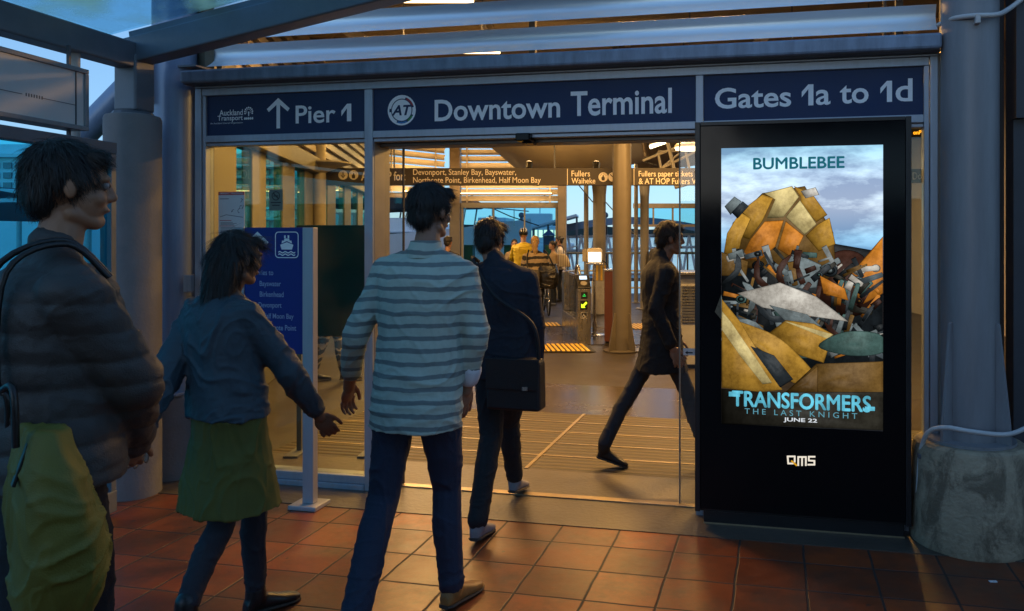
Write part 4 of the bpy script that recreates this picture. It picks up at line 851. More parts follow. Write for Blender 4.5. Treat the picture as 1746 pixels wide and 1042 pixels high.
c = PX(1041, 11.6, 0); t = thing("ticket_machine", "narrow red brown ticket machine half hidden behind the round steel column", "ticket machine", c)
part(t, "cabinet", MB().box(c.x-.09, c.x+.25, 11.5, 11.8, .03, PT(0, 462, 11.6).z), mat("machine_maroon", (.09, .03, .02), .4, 0, .1, 8), bevel=.01); part(t, "plinth", MB().box(c.x-.07, c.x+.23, 11.53, 11.77, 0, .029), RUBBER); part(t, "top_cap", MB().box(c.x-.10, c.x+.26, 11.49, 11.81, PT(0, 462, 11.6).z+.001, PT(0, 460, 11.6).z+.006), STAIN, bevel=.004)
# ---- harbour end of the hall: pillars, window, louvres
YB = 20.0
def bx(u0, u1, z0, z1, y0=YB, y1=YB+.15): return MB().box(PT(u0, 0, YB).x, PT(u1, 0, YB).x, y0, y1, z0, z1)
BRP = mat("bronze_pillar", (.20, .16, .12), .45, .1, .1, 6)
HW = thing("harbour_window", "wide three pane teal window with cream frame looking at the moored boats", "window", (PT(868, 0, YB).x, YB, 0))
zt = PT(0, 352, YB).z
part(HW, "head", bx(786, 951, zt-.04, zt+.10, YB-.02, YB+.12), CREAM, bevel=.008)
for u0, u1 in ((786.5, 790), (840, 842.5), (893, 895.5), (947, 950.5)): part(HW, "mullion", bx(u0, u1, .551, zt-.041, YB, YB+.1), CREAM, bevel=.004)
part(HW, "sill", bx(786, 951, .42, .55, YB-.03, YB+.12), CREAM, bevel=.006); part(HW, "apron_panel", bx(786, 951, 0, .419, YB, YB+.1), CREAM)
for u0, u1 in ((790.1, 839.9), (842.6, 892.9), (895.6, 946.9)): part(HW, "glass_pane", bx(u0, u1, .552, zt-.042, YB+.04, YB+.05), SEAG)
for lab, u0, u1 in (("dark bronze pillar left of the harbour window", 768, 785.5), ("dark bronze pillar right of the harbour window behind the waiting woman", 951.5, 966)):
    t = thing("square_pillar", lab, "pillar", (PT((u0+u1)/2, 0, YB).x, YB, 0)); part(t, "shaft", bx(u0, u1, .02, 4.32, YB-.14, YB+.14), BRP, bevel=.01); part(t, "foot", bx(u0-1, u1+1, 0, .02, YB-.16, YB+.16), BRP)
HL = thing("end_louvres", "warm lit cream louvre blades above the harbour window", "louvre", (PT(868, 0, YB).x, YB, zt+.1))
SLM = mat("slat_cream", (.62, .56, .47), .5, 0, .06, 5)
for k in range(10):
    z = zt+.13+k*.168; pr = [(YB-.02+.10*t_*(1-t_)*1.2-.03*t_, z+.135*t_) for t_ in [i/6 for i in range(7)]]
    part(HL, "slat", MB().prism(pr+[(a+.008, b+.002) for a, b in pr[::-1]], PT(786.5, 0, YB).x, PT(951, 0, YB).x, 'x'), SLM, R(50))
for u in (797, 938): part(HL, "rib", bx(u-1, u+1.4, zt+.10, 4.3, YB-.10, YB-.06), SLM)
a0, a1 = Vector((-5.45, 18.1, 0)), Vector((-4.12, 19.9, 0)); ad = (a1-a0).normalized(); an_ = Vector((ad.y, -ad.x, 0))
AL = thing("angled_louvres", "slanting run of warm lit louvre blades beside the bronze pillar, seen over the open side", "louvre", a0+up*2.5)
zl = PT(0, 340, 19).z+.02
for k in range(9):
    z = 2.62+k*.17; ln_ = (a1-a0).length; vs = []
    for tt_ in (0, ln_-.1):
        for i in range(7): q_ = i/6; vs.append(a0+ad*tt_+an_*(.02-.12*q_*(1-q_)+.03*q_)+up*(z+.135*q_))
    part(AL, "slat", MB().add(vs+[v-an_*.008 for v in vs], [(i, i+1, 8+i, 7+i) for i in range(6)]+[(14+i, 21+i, 22+i, 15+i) for i in range(6)]), SLM, R(50))
for q_ in (.2, .8): part(AL, "rib", MB().cyl(a0+ad*ln_*q_+an_*.08+up*2.6, a0+ad*ln_*q_+an_*.08+up*4.3, .02), SLM)
part(AL, "lintel", MB().bar(a0+up*2.53, a1+up*2.53, .14, .12), BRP, bevel=.01)
for lab, (x, y, z), w_, rz in (("long strip lamp washing the louvres above the harbour window", (PT(868, 0, YB).x, YB-.55, 2.62), 2.3, 0), ("strip lamp washing the angled louvres on the left", tuple((a0+a1)/2+an_*.6+up*2.6), 1.5, math.atan2(ad.y, ad.x))):
    t = thing("strip_lamp", lab, "lamp", (x, y, z)); t.rotation_euler = (0, 0, rz)
    part(t, "housing", MB().box(x-w_/2, x+w_/2, y-.03, y+.03, z-.05, z-.012), BRP); part(t, "tube", MB().cyl((x-w_/2+.03, y, z), (x+w_/2-.03, y, z), .011, .011, 10), LAMP, R(50))
    part(t, "arm", MB().bar((x-w_*.4, y, z-.03), (x-w_*.4, y+.5, z-.03), .02, .02).bar((x+w_*.4, y, z-.03), (x+w_*.4, y+.5, z-.03), .02, .02), BRP)
    area(t, (x, y+.02, z+.03), w_, 7, (R(180-35), 0, 0), sy=.06)
# ---- stretched fabric ceiling, roof deck and truss on the right
t = thing("fabric_ceiling", "smooth stretched cream fabric ceiling hanging above the gates", "ceiling fabric", PT(950, 260, 14))
A, B, C, D = PT(765, 190, 12.2), PT(1085, 190, 12.2), PT(1099, 276, 15.5), PT(915, 318, 17.5); n = 24; vs = []
for j in range(n+1):
    for i in range(n+1):
        a, b = i/n, j/n; p = (A*(1-a)+B*a)*(1-b)+(D*(1-a)+C*a)*b; p.z += -.55*math.sin(math.pi*a)*math.sin(math.pi*b)*(.7+.3*a)+.06*math.exp(-((a-.62)/.05)**2)*math.sin(math.pi*b); vs.append(p)
mb = MB().add(vs+[v+up*.01 for v in vs], [(j*(n+1)+i, j*(n+1)+i+1, (j+1)*(n+1)+i+1, (j+1)*(n+1)+i) for j in range(n) for i in range(n)]+[((n+1)**2+j*(n+1)+i, (n+1)**2+(j+1)*(n+1)+i, (n+1)**2+(j+1)*(n+1)+i+1, (n+1)**2+j*(n+1)+i+1) for j in range(n) for i in range(n)])
part(t, "membrane", mb, MEMB, R(60)); part(t, "corner_tie", MB().tube([C, C+Vector((.25, .1, -.06))], .015, 8), STAIN)
t = thing("roof_deck", "sloping ribbed roof deck catching lamp light at the doorway's upper right", "roof deck", PT(1140, 260, 15))
A, B, C, D = PT(1070, 205, 12.5), PT(1330, 150, 12.5), PT(1330, 262, 17), PT(1090, 296, 17)
vs = [A, B, C, D]; part(t, "deck", MB().add(vs+[v+up*.05 for v in vs], [(0, 1, 2, 3), (7, 6, 5, 4), (0, 4, 5, 1), (1, 5, 6, 2), (2, 6, 7, 3), (3, 7, 4, 0)]), CEIL)
mb = MB()
for i in range(1, 12): mb.bar((A*(1-i/12)+B*i/12)-up*.02, (D*(1-i/12)+C*i/12)-up*.02, .05, .04)
part(t, "deck_rib", mb, CEIL)
p0, p1 = PT(1108, 251, 13.2), PT(1152, 236, 13.2)
t = thing("strip_lamp", "bright strip lamp fixed under the sloping deck at upper right of the doorway", "lamp", p0); part(t, "tube", MB().cyl(p0, p1, .03, .03, 10), emis("lamp_bright", (1, .78, .42), 9), R(50)); part(t, "housing", MB().bar(p0+up*.05, p1+up*.05, .14, .03), WSTEEL)
t = thing("tube_truss", "white tubular roof truss below the sloping deck right of the round column", "truss", PT(1140, 280, 13))
for a, b, r in (((1096, 274), (1188, 238), .022), ((1118, 292), (1200, 252), .022), ((1138, 242), (1150, 291), .03), ((1122, 260), (1127, 287), .02), ((1166, 246), (1176, 290), .022), ((1127, 287), (1158, 262), .015), ((1122, 258), (1185, 258), .014), ((1150, 318), (1215, 300), .05)):
    part(t, "tube", MB().cyl(PT(*a, 13), PT(*b, 13), r, r, 10), WSTEEL, R(50))
# ---- farther columns
def pole(label, u, Y, w_px, name="slim_pole", z1=4.3, m=CREAM, plinth=None, flare=False):
    b = PX(u, Y, 0); r = w_px/2/F_*Y; t = thing(name, label, "column" if r > .08 else "pole", b)
    zz = plinth or .01
    part(t, "shaft", MB().cyl(b+up*zz, (b.x, b.y, z1), r, r, 24), m, R(40))
    if plinth: part(t, "plinth", MB().lathe(b, [(r*1.25, 0), (r*1.25, plinth-.02), (r*1.2, plinth)], 28), CONC, R(40))
    else: part(t, "foot_flange", MB().cyl(b, b+up*.012, r*2, r*2, 20), m, R(40))
    if flare: part(t, "head_flare", MB().lathe(b+up*2.2, [(r*1.0, 0), (r*1.02, .2), (r*1.25, .5), (r*2, .95), (r*2.1, 1.0)], 24), m, R(50))
    return t, b, r
pole("slim pale pole standing left of the thick column behind the validator", 999.5, 17.5, 8)
t, b, r = pole("thick cream column on a concrete plinth behind the card validator", 1022, 15.9, 22, "hall_column", plinth=.66, flare=True)
for q in range(4): a = R(-150+40*q); part(t, "hazard_stripe", MB().box(b.x+r*math.cos(a)*1.02-.02, b.x+r*math.cos(a)*1.02+.02, b.y+r*math.sin(a)*1.03-.012, b.y+r*math.sin(a)*1.03, .68, .98), YELL)
for s_ in (-1, 1): part(t, "stay_cable", MB().tube([b+Vector((r*s_, -.1, 2.25)), b+Vector((-.75 if s_ < 0 else .8, -.1, 3.0 if s_ < 0 else 1.5))], .012, 6), DSTEEL)
pole("slim pale pole standing just right of the round steel column", 1084.5, 18.5, 7)
pole("cream column with flared head at the right of the hall near the coat", 1099, 17.0, 15, "hall_column", flare=True)
RWN = thing("ticket_office", "dark framed glass ticket office at the right back of the hall", "office", PX(1130, 20.3, 0))
part(RWN, "frame", MB().box(.6, 2.25, 20.2, 20.4, 2.28, 2.40).box(2.2, 2.3, 20.2, 20.4, 0, 2.279).box(.6, 2.2, 20.2, 20.4, 1.80, 1.86), BRP); part(RWN, "glass_pane", MB().box(.62, 2.19, 20.28, 20.29, 1.861, 2.279), SEAG)
for x in (1.1, 1.6): part(RWN, "mullion", MB().box(x, x+.04, 20.22, 20.36, 1.861, 2.279), BRP)
KX = PX(1172, 9.5, 0)
KI = thing("ticket_kiosk", "grey ticket kiosk with louvred side panel behind the right door edge", "kiosk", (KX.x+.35, 9.6, 0))
part(KI, "cabinet", MB().box(KX.x-.12, KX.x+.9, 9.4, 9.9, .04, 1.12), mat("kiosk_grey", (.30, .29, .27), .5), bevel=.008)
part(KI, "vent_slats", (lambda m: [m.box(KX.x-.08, KX.x+.5, 9.385, 9.399, .55+.035*i, .568+.035*i) for i in range(13)] and m)(MB()), STAIN); part(KI, "counter", MB().box(KX.x-.16, KX.x+.94, 9.34, 9.95, 1.121, 1.15), STAIN, bevel=.004)
part(KI, "plinth", MB().box(KX.x-.08, KX.x+.86, 9.44, 9.86, 0, .039), RUBBER)
# ---- dark board on a stand behind the fixed glass
yd = 5.75; db = thing("notice_board", "dark teal board on a stand behind the fixed glass, legs showing beneath", "board", PX(566, yd, 0))
part(db, "board", MB().box(PX(505, yd, 0).x, PX(640, yd, 0).x, yd, yd+.04, PT(0, 573, yd).z, PT(0, 384, yd).z), TEALD, bevel=.003)
for u in (509, 632): part(db, "leg", MB().box(PX(u-4, yd, 0).x, PX(u+4, yd, 0).x, yd+.005, yd+.035, .02, PT(0, 573.5, yd).z), DSTEEL, bevel=.002); part(db, "foot", MB().box(PX(u-12, yd, 0).x, PX(u+12, yd, 0).x, yd-.15, yd+.20, 0, .019), DSTEEL)
# ---- papers stuck to the glass
yp = 4.518
x0, x1, z0, z1 = fb(372.5, 327, 417, 401, yp)
NP = thing("emergency_notice", "white notice with a red heading bar and site map taped to the glass", "notice", ((x0+x1)/2, yp, z0), FAC)
part(NP, "sheet", MB().box(x0, x1, yp, yp+.003, z0, z1), WHITE)
w_, h_ = x1-x0, z1-z0; mb = MB(); rect(mb, x0, x1, z1-h_*.075, z1, yp-.0006); part(NP, "heading_bar", mb, RED)
mb = MB(); text_mb(mb, "EMERGENCY PROCEDURES", x0+w_*.05, x1-w_*.05, z1-h_*.055, z1-h_*.018, yp-.0011, .01); part(NP, "lettering", mb, LETTER)
mb = MB(); rr_ = random.Random(4); ink = MATS.get("x") or mat("print_ink", (.10, .10, .14), .6)
rect(mb, x0+w_*.05, x0+w_*.4, z1-h_*.17, z1-h_*.155, yp-.0006)
def seg(mb, a, b, t_=.0018):
    a, b = Vector(a), Vector(b); d = (b-a).normalized(); n_ = Vector((-d.y, d.x))*t_; mb.flat([tuple(a+n_), tuple(b+n_), tuple(b-n_), tuple(a-n_)], yp-.0006)
P = [(.06, .42), (.3, .47), (.62, .44), (.94, .41)]
for a, b in zip(P, P[1:]): seg(mb, (x0+a[0]*w_, z0+a[1]*h_), (x0+b[0]*w_, z0+b[1]*h_))
for cx0, cz0, n_ in ((.55, .55, 5), (.80, .52, 8), (.9, .6, 6), (.85, .75, 7)):
    x, z = cx0, cz0
    for q in range(n_): xx, zz = min(.95, max(.5, x+rr_.uniform(-.06, .07))), min(.84, z+rr_.uniform(-.02, .06)); seg(mb, (x0+x*w_, z0+z*h_), (x0+xx*w_, z0+zz*h_)); x, z = xx, zz
for q, (wq, zq) in enumerate(((.55, .29), (.7, .265), (.6, .24), (.9, .17), (.85, .14), (.9, .11), (.8, .08), (.86, .05))): rect(mb, x0+w_*.08, x0+w_*wq, z0+h_*zq, z0+h_*(zq+.010), yp-.0006)
part(NP, "site_map", mb, ink)
mb = MB()
for wq, zq in ((.5, .33), (.62, .205)): rect(mb, x0+w_*.05, x0+w_*wq, z0+h_*zq, z0+h_*(zq+.014), yp-.0006)
part(NP, "red_print", mb, RED)
x0, x1, z0, z1 = fb(459, 323, 482, 359, yp)
t = thing("smoking_notice", "grey green no smoking sticker on the fixed glass", "sticker", ((x0+x1)/2, yp, z0), FAC); part(t, "sheet", MB().box(x0, x1, yp, yp+.003, z0, z1), mat("sticker_grey", (.16, .19, .15), .5))
mb = MB(); cx, cz = (x0+x1)/2, z1-.042; disc(mb, cx, cz, .030, yp-.0006, .024); mb.flat([(cx-.021, cz+.015), (cx-.015, cz+.021), (cx+.021, cz-.015), (cx+.015, cz-.021)], yp-.0008); rect(mb, cx-.018, cx+.018, cz-.004, cz+.003, yp-.0006)
for q, zq in enumerate((.048, .030)): rect(mb, x0+.012+.01*q, x1-.012-.01*q, z0+zq, z0+zq+.007, yp-.0006)
part(t, "symbol", mb, BLACKM)
yl = 4.86; xa, xb = FX(1540, yl), FX(1582, yl)
t = thing("departure_display", "black departure display with orange dot lettering behind the narrow glass right of the poster", "display", (xa, yl, 2.0), FAC); part(t, "case", MB().box(xa-.5, xb, yl, yl+.06, FZ(1563, 236, yl), FZ(1563, 218, yl)), BLACKM)
mb = MB(); text_mb(mb, "onP", FX(1557, yl), FX(1571, yl), FZ(1563, 229.5, yl), FZ(1563, 222.5, yl), yl-.003, .02); part(t, "lettering", mb, emis("led_orange", (1, .35, .02), 2.5)); part(t, "hanger", MB().cyl((xa-.1, yl+.03, FZ(1563, 218, yl)), (xa-.1, yl+.03, 4.0), .01), DSTEEL)
t = thing("hall_signboard", "narrow dark signboard with pale lettering behind the glass right of the poster", "sign", (xa, yl, 1.8), FAC); part(t, "board", MB().box(xa-.5, xb, yl, yl+.03, FZ(1563, 312, yl), FZ(1563, 288, yl)), mat("board_olive", (.12, .10, .05), .5))
mb = MB(); text_mb(mb, "Do", FX(1556, yl), FX(1571, yl), FZ(1563, 306, yl), FZ(1563, 294, yl), yl-.003, .005); part(t, "lettering", mb, LETTERC); part(t, "hanger", MB().cyl((xa-.2, yl+.015, FZ(1563, 288, yl)), (xa-.2, yl+.015, FZ(1563, 236.2, yl)), .008), DSTEEL)

# ================================================================== HARBOUR OUTSIDE
BO = thing("motor_launch", "white motor launch with a black canopy moored beyond the harbour window", "boat", PX(740, 27, -1.6))
YBt = 27.0; hull = []
prof = [(-11.5, .35, .9), (-10, 1.3, 1.5), (-7, 1.6, 1.62), (-5.0, 1.45, 1.8), (-3.6, .9, 2.0), (-2.7, .06, 2.15)]
vs = []
for x, hw, zt_ in prof:
    vs += [(x, YBt-hw, zt_), (x, YBt-hw*.85, -.2), (x, YBt-hw*.2, -1.9), (x, YBt+hw*.2, -1.9), (x, YBt+hw*.85, -.2), (x, YBt+hw, zt_)]
m_ = len(prof); part(BO, "hull", MB().add(vs, [(k*6+i, k*6+(i+1) % 6, (k+1)*6+(i+1) % 6, (k+1)*6+i) for k in range(m_-1) for i in range(6)]+[(0, 1, 2, 3, 4, 5), tuple((m_-1)*6+i for i in range(5, -1, -1))]), mat("gel_white", (.72, .74, .78), .3, 0, .05, 2), R(40))
part(BO, "cabin", MB().prism([(-10, 1.6), (-9.6, 2.15), (-6.2, 2.15), (-5.2, 1.7)], YBt-1.1, YBt+1.1), mat("gel_white", (.7, .7, .7)), bevel=.05)
part(BO, "canopy", MB().prism([(-9.4, 2.3), (-9.1, 2.78), (-5.0, 2.86), (-4.3, 2.62), (-4.6, 2.5), (-6.5, 2.45)], YBt-1.15, YBt+1.15), mat("canvas_black", (.01, .012, .016), .7), bevel=.04)
for x in (-9.0, -7.6, -6.2, -4.9): part(BO, "canopy_post", MB().cyl((x, YBt-1.1, 1.6), (x+.15, YBt-1.1, 2.55), .03).cyl((x, YBt+1.1, 1.6), (x+.15, YBt+1.1, 2.55), .03), STAIN)
part(BO, "deck_rail", MB().tube([(-4.6, YBt-1.3, 2.5), (-3.5, YBt-.8, 2.45), (-2.8, YBt, 2.4)], .02, 8), STAIN)
for x in (-3.9, -3.2): part(BO, "rail_post", MB().cyl((x, YBt-1.0+.3*(x+4), 1.9), (x, YBt-1.0+.3*(x+4), 2.46), .015), STAIN)
part(BO, "rope", MB().tube([(-4.5, YBt-1.2, 2.75), (-3.3, YBt-.9, 2.2), (-2.4, YBt-.5, 1.9)], .02, 6), RUBBER)
FE = thing("harbour_ferry", "far ferry with rows of lit windows across the water", "ferry", PX(920, 90, -1.6))
x = PX(920, 90, 0).x
part(FE, "hull", MB().prism([(x-4.2, .6), (x+4.0, .6), (x+3.2, -1.9), (x-3.6, -1.9)], 89, 92), WHITE, bevel=.2); part(FE, "deckhouse", MB().box(x-3.2, x+3, 89.2, 91.8, .6, 2.6).box(x-2, x+1.4, 89.5, 91.5, 2.61, 4.0), WHITE, bevel=.1)
mb = MB(); [mb.box(x-3+.6*i, x-2.6+.6*i, 89.15, 89.19, 1.3, 2.1) for i in range(10)]; part(FE, "lit_windows", mb, emis("lit_window", (1, .9, .55), 1.6)); part(FE, "mast", MB().cyl((x, 90.5, 4), (x, 90.5, 9), .06), WHITE)
def ball_post(u, v, Y, label, r=.11):
    p = PT(u, v, Y); t = thing("ball_topped_pile", label, "pile", (p.x, p.y, -1.7), W, "ball topped piles in the harbour"); part(t, "pile", MB().cyl((p.x, p.y, -1.9), p-up*r*1.5, .09, .09, 14), DSTEEL, R(40)); part(t, "ball", MB().ell(p, r), DSTEEL, R(60)); part(t, "collar", MB().cyl(p-up*r*1.5, p-up*r*.9, .07, .05, 12), DSTEEL)
ball_post(889, 367, 30, "ball topped pile seen through the right pane of the harbour window"); ball_post(1032, 367, 30, "ball topped pile against the pale sky behind the thick column", .12)
p = PT(841, 371, 30); t = thing("gull", "small dark gull perched on a pontoon roof seen through the harbour window", "bird", p)
part(t, "body", MB().ell(p, (.13, .06, .06)).ell(p+Vector((-.13, 0, .05)), (.045, .04, .04)).add([p+Vector(q) for q in ((.08, -.03, 0), (.26, 0, -.03), (.08, .03, 0), (.08, 0, .03))], [(0, 1, 3), (1, 2, 3), (0, 2, 1), (0, 3, 2)]).cyl(p+Vector((0, 0, -.11)), p+Vector((0, 0, -.04)), .01).cyl(p+Vector((-.22, 0, .045)), p+Vector((-.16, 0, .05)), .004, .014, 8), DSTEEL, R(60))
BBo = thing("blue_pile", "blue square pile with a pyramid cap outside the harbour window", "pile", PX(936, 24, -1.7)); c = PX(936, 24, 0)
BLUE = mat("pile_blue", (.02, .07, .20), .5)
part(BBo, "shaft", MB().box(c.x-.16, c.x+.16, 23.84, 24.16, -1.9, PT(0, 402, 24).z), BLUE, bevel=.01)
zc_ = PT(0, 402, 24).z+.002; part(BBo, "cap", MB().add([(c.x-.2, 23.8, zc_), (c.x+.2, 23.8, zc_), (c.x+.2, 24.2, zc_), (c.x-.2, 24.2, zc_), (c.x, 24, zc_+.2)], [(3, 2, 1, 0), (0, 1, 4), (1, 2, 4), (2, 3, 4), (3, 0, 4)]), BLUE)
GWk = thing("gangway", "sloping roofed gangway rising to the right outside the harbour window", "gangway", PX(870, 29, -1.7))
g_a, g_b = PT(795, 420, 29), PT(985, 368, 29)
part(GWk, "roof", MB().bar(g_a, g_b, 1.8, .10), WHITE, bevel=.02); part(GWk, "deck", MB().bar(g_a-up*2.0, g_b-up*2.2, 1.8, .15), WSTEEL)
for i in range(9): p = g_a*(1-i/8)+g_b*i/8; part(GWk, "post", MB().bar(p-up*.06-Vector((0, .8, 0)), p-up*2.0-Vector((0, .8, 0)), .07, .07, (0, 1, 0)), DSTEEL)
part(GWk, "hand_rail", MB().bar(g_a-up*1.1-Vector((0, .85, 0)), g_b-up*1.1-Vector((0, .85, 0)), .05, .05), WSTEEL)
PN = thing("pontoon_shelter", "white flat roofed pontoon shelter outside the harbour window", "shelter", PX(850, 31, -1.7)); a, b = PT(822, 378, 31), PT(868, 374, 31)
part(PN, "roof", MB().box(a.x, b.x, 30, 32.5, a.z-.02, a.z+.14), WHITE, bevel=.03); part(PN, "wall", MB().box(a.x+.12, b.x-.12, 30.3, 32.2, -1.2, a.z-.021), WHITE); part(PN, "float", MB().box(a.x-.6, b.x+2, 29.8, 32.6, -1.9, -1.21), CONC)
for lab, u, vt in (("dark green planter box outside the right end of the harbour window", 942, 421), ("dark green planter box outside the harbour window behind the seated girl", 873, 421), ("dark green planter box outside the left end of the harbour window", 796, 421)):
    c = PX(u, 21.2, 0); zt_ = 1.29; t = thing("planter_box", lab, "planter", c, W, "green boxes along the wharf edge"); part(t, "box", MB().box(c.x-.19, c.x+.19, 21.0, 21.4, .05, zt_), mat("planter_green", (.05, .075, .05), .6), bevel=.015); part(t, "foot", MB().box(c.x-.15, c.x+.15, 21.04, 21.36, 0, .049), RUBBER); part(t, "lid", MB().box(c.x-.2, c.x+.2, 20.99, 21.41, zt_+.001, zt_+.03), mat("planter_green", (.05, .07, .05)), bevel=.006)
RL = thing("wharf_railing", "dark railing along the wharf edge right of the bronze pillar", "railing", PX(1060, 21.3, 0))
rx0, rx1 = PX(966, 21.3, 0).x, 6.0
part(RL, "top_rail", MB().cyl((rx0, 21.3, 1.1), (rx1, 21.3, 1.1), .035, .035, 12), DSTEEL, R(40)); part(RL, "mid_rail", MB().cyl((rx0, 21.3, .62), (rx1, 21.3, .62), .025).cyl((rx0, 21.3, .16), (rx1, 21.3, .16), .025), WSTEEL, R(40))
for i in range(26): xx = rx0+.04+i*.27; part(RL, "post", MB().cyl((xx, 21.3, 0), (xx, 21.3, 1.07), .025 if i % 4 == 0 else .012, None, 8), DSTEEL if i % 4 == 0 else WSTEEL)
AC = thing("arched_gangway", "curved roofed gangway with white steel truss beyond the railing on the right", "gangway", PX(1080, 30, -1.7))
vs = []; n = 20
for i in range(n+1):
    t_ = i/n; u = 965+320*t_; v = 392-20*math.sin(math.pi*min(1, t_*1.1+.12)); p = PT(u, v, 30); vs.append(p)
fs = []; V = []
for p in vs: V += [p+Vector((0, -1.3, -.25)), p+Vector((0, -1.0, .02)), p+Vector((0, 1.2, .05)), p+Vector((0, 1.2, -.12)), p+Vector((0, -1.0, -.16))]
part(AC, "arched_roof", MB().add(V, [(k*5+i, k*5+(i+1) % 5, (k+1)*5+(i+1) % 5, (k+1)*5+i) for k in range(n) for i in range(5)]+[(0, 1, 2, 3, 4), tuple(n*5+i for i in range(4, -1, -1))]), mat("gang_roof", (.16, .17, .19), .4), R(30))
for k, (va, vb_) in enumerate(((404, 398), (428, 418), (470, 462))): part(AC, "chord", MB().cyl(PT(962, va, 29.2), PT(1290, vb_, 29.2), .05), WSTEEL, R(40))
for k in range(14):
    u = 968+23*k; part(AC, "strut", MB().cyl(PT(u, 402, 29.2), PT(u+12, 468, 29.2), .045).cyl(PT(u+12, 468, 29.2), PT(u+23, 400, 29.2), .045), WHITE, R(40))
part(AC, "deck", MB().box(PT(962, 0, 29.6).x, PT(1290, 0, 29.6).x, 28.9, 31, -.12, .0), DSTEEL)
# ---- waterfront seen through the left hand glass
TB = thing("waterfront_building", "pale waterfront building with bands of windows seen through the windscreen at far left", "building", Vector((-40, 50, -1.7)))
bx_, by_ = PT(-60, 0, 52), PT(86, 0, 50); PB = mat("pale_cladding", (.85, .86, .88), .5, 0, .08, .6)
def tbx(u0, u1, v0, v1, y0, y1): a, b = PT(u0, v1, y0), PT(u1, v0, y0); return MB().box(a.x, b.x, y0, y1, a.z, b.z)
part(TB, "main_block", tbx(-260, 88, 268, 470, 50, 58), PB); part(TB, "roof_storey", tbx(-200, 56, 246, 267.5, 51, 57), PB); part(TB, "roof_slab", tbx(-265, 92, 262, 267.8, 49.6, 49.98), PB)
DWN = mat("window_dark", (.22, .25, .28), .15)
for r_ in range(3):
    for c_ in range(9): part(TB, "window", tbx(-100+21*c_, -86+21*c_, 277+17*r_, 287+17*r_, 49.9, 49.99), DWN)
for r_ in range(3): part(TB, "balcony_slab", tbx(20, 95, 289+17*r_, 291+17*r_, 49.3, 49.89), PB)
for lab, u0, u1, vt, Y in (("broad curved white pontoon roof nearest in the left windscreen", -120, 150, 338, 16), ("second curved white pontoon roof behind the first in the left windscreen", -200, 120, 318, 24)):
    t = thing("curved_roof_shelter", lab, "shelter", PT((u0+u1)/2, 400, Y)-up*0); a, b = PT(u0, 398, Y), PT(u1, 398, Y); n = 16; P = []
    for i in range(n+1): q = i/n; P.append((a.x+(b.x-a.x)*q, PT(0, 392, Y).z+(PT(0, vt, Y).z-PT(0, 392, Y).z)*math.sin(math.pi*(.15+.7*q))))
    part(t, "roof", MB().prism(P+[(x_, z_-.08) for x_, z_ in P[::-1]], Y, Y+5), WHITE, R(30)); mb = MB(); [mb.bar((P[i][0], Y-.02, P[i][1]+.01), (P[i][0], Y+5, P[i][1]+.01), .04, .04) for i in range(0, n+1, 2)]; part(t, "roof_rib", mb, DSTEEL)
    for q in (1, 5, 11, 15): part(t, "post", MB().cyl((P[q][0], Y+.3, -1.8), (P[q][0], Y+.3, P[q][1]-.05), .07), WSTEEL)
AB = thing("apartment_block", "pale apartment block with stepped balconies seen through the hall's teal side windows", "building", Vector((-26, 45, -1.7)))
def abx(u0, u1, v0, v1, y0, y1): return tbx(u0, u1, v0, v1, y0, y1)
part(AB, "main_block", abx(250, 468, 262, 460, 47, 56), PB); part(AB, "side_block", abx(468.5, 545, 296, 460, 48, 56), PB)
for r_ in range(7):
    part(AB, "balcony_slab", abx(245, 472, 282+18*r_, 285+18*r_, 45.6, 46.99), PB)
    for c_ in range(10): part(AB, "window", abx(256+21*c_, 270+21*c_, 269+18*r_, 280.5+18*r_, 46.85, 46.99), DWN)
    for c_ in range(3): part(AB, "window", abx(474+22*c_, 488+22*c_, 302+18*r_, 313+18*r_, 47.85, 47.99), DWN)
# ================================================================== PEOPLE
def fuse(mb, vox, it=3, fac=.5):
    me = mb.mesh("tmp"); o = bpy.data.objects.new("tmp", me); COL.objects.link(o)
    r = o.modifiers.new("r", 'REMESH'); r.mode = 'VOXEL'; r.voxel_size = vox; r.use_smooth_shade = True
    s = o.modifiers.new("s", 'SMOOTH'); s.factor = fac; s.iterations = it
    bpy.context.view_layer.update(); out = bpy.data.meshes.new_from_object(o.evaluated_get(DG()))
    bpy.data.objects.remove(o); bpy.data.meshes.remove(me)
    out.update(); return out
import numpy as np
_pt = np.random.RandomState(5).rand(4096).astype(np.float32)*2-1
def vnoise(P):                                        # smooth 3-D value noise, one value per row of P
    I = np.floor(P).astype(np.int64); F = P-I; F = F*F*F*(F*(F*6-15)+10); out = np.zeros(len(P))
    for dx in (0, 1):
        for dy in (0, 1):
            for dz in (0, 1):
                h = ((I[:, 0]+dx)*73856093 ^ (I[:, 1]+dy)*19349663 ^ (I[:, 2]+dz)*83492791); h = (h ^ (h >> 13))*1274126177 & 0x7fffffff
                w = (F[:, 0] if dx else 1-F[:, 0])*(F[:, 1] if dy else 1-F[:, 1])*(F[:, 2] if dz else 1-F[:, 2]); out += w*_pt[(h >> 7) % 4096]
    return out
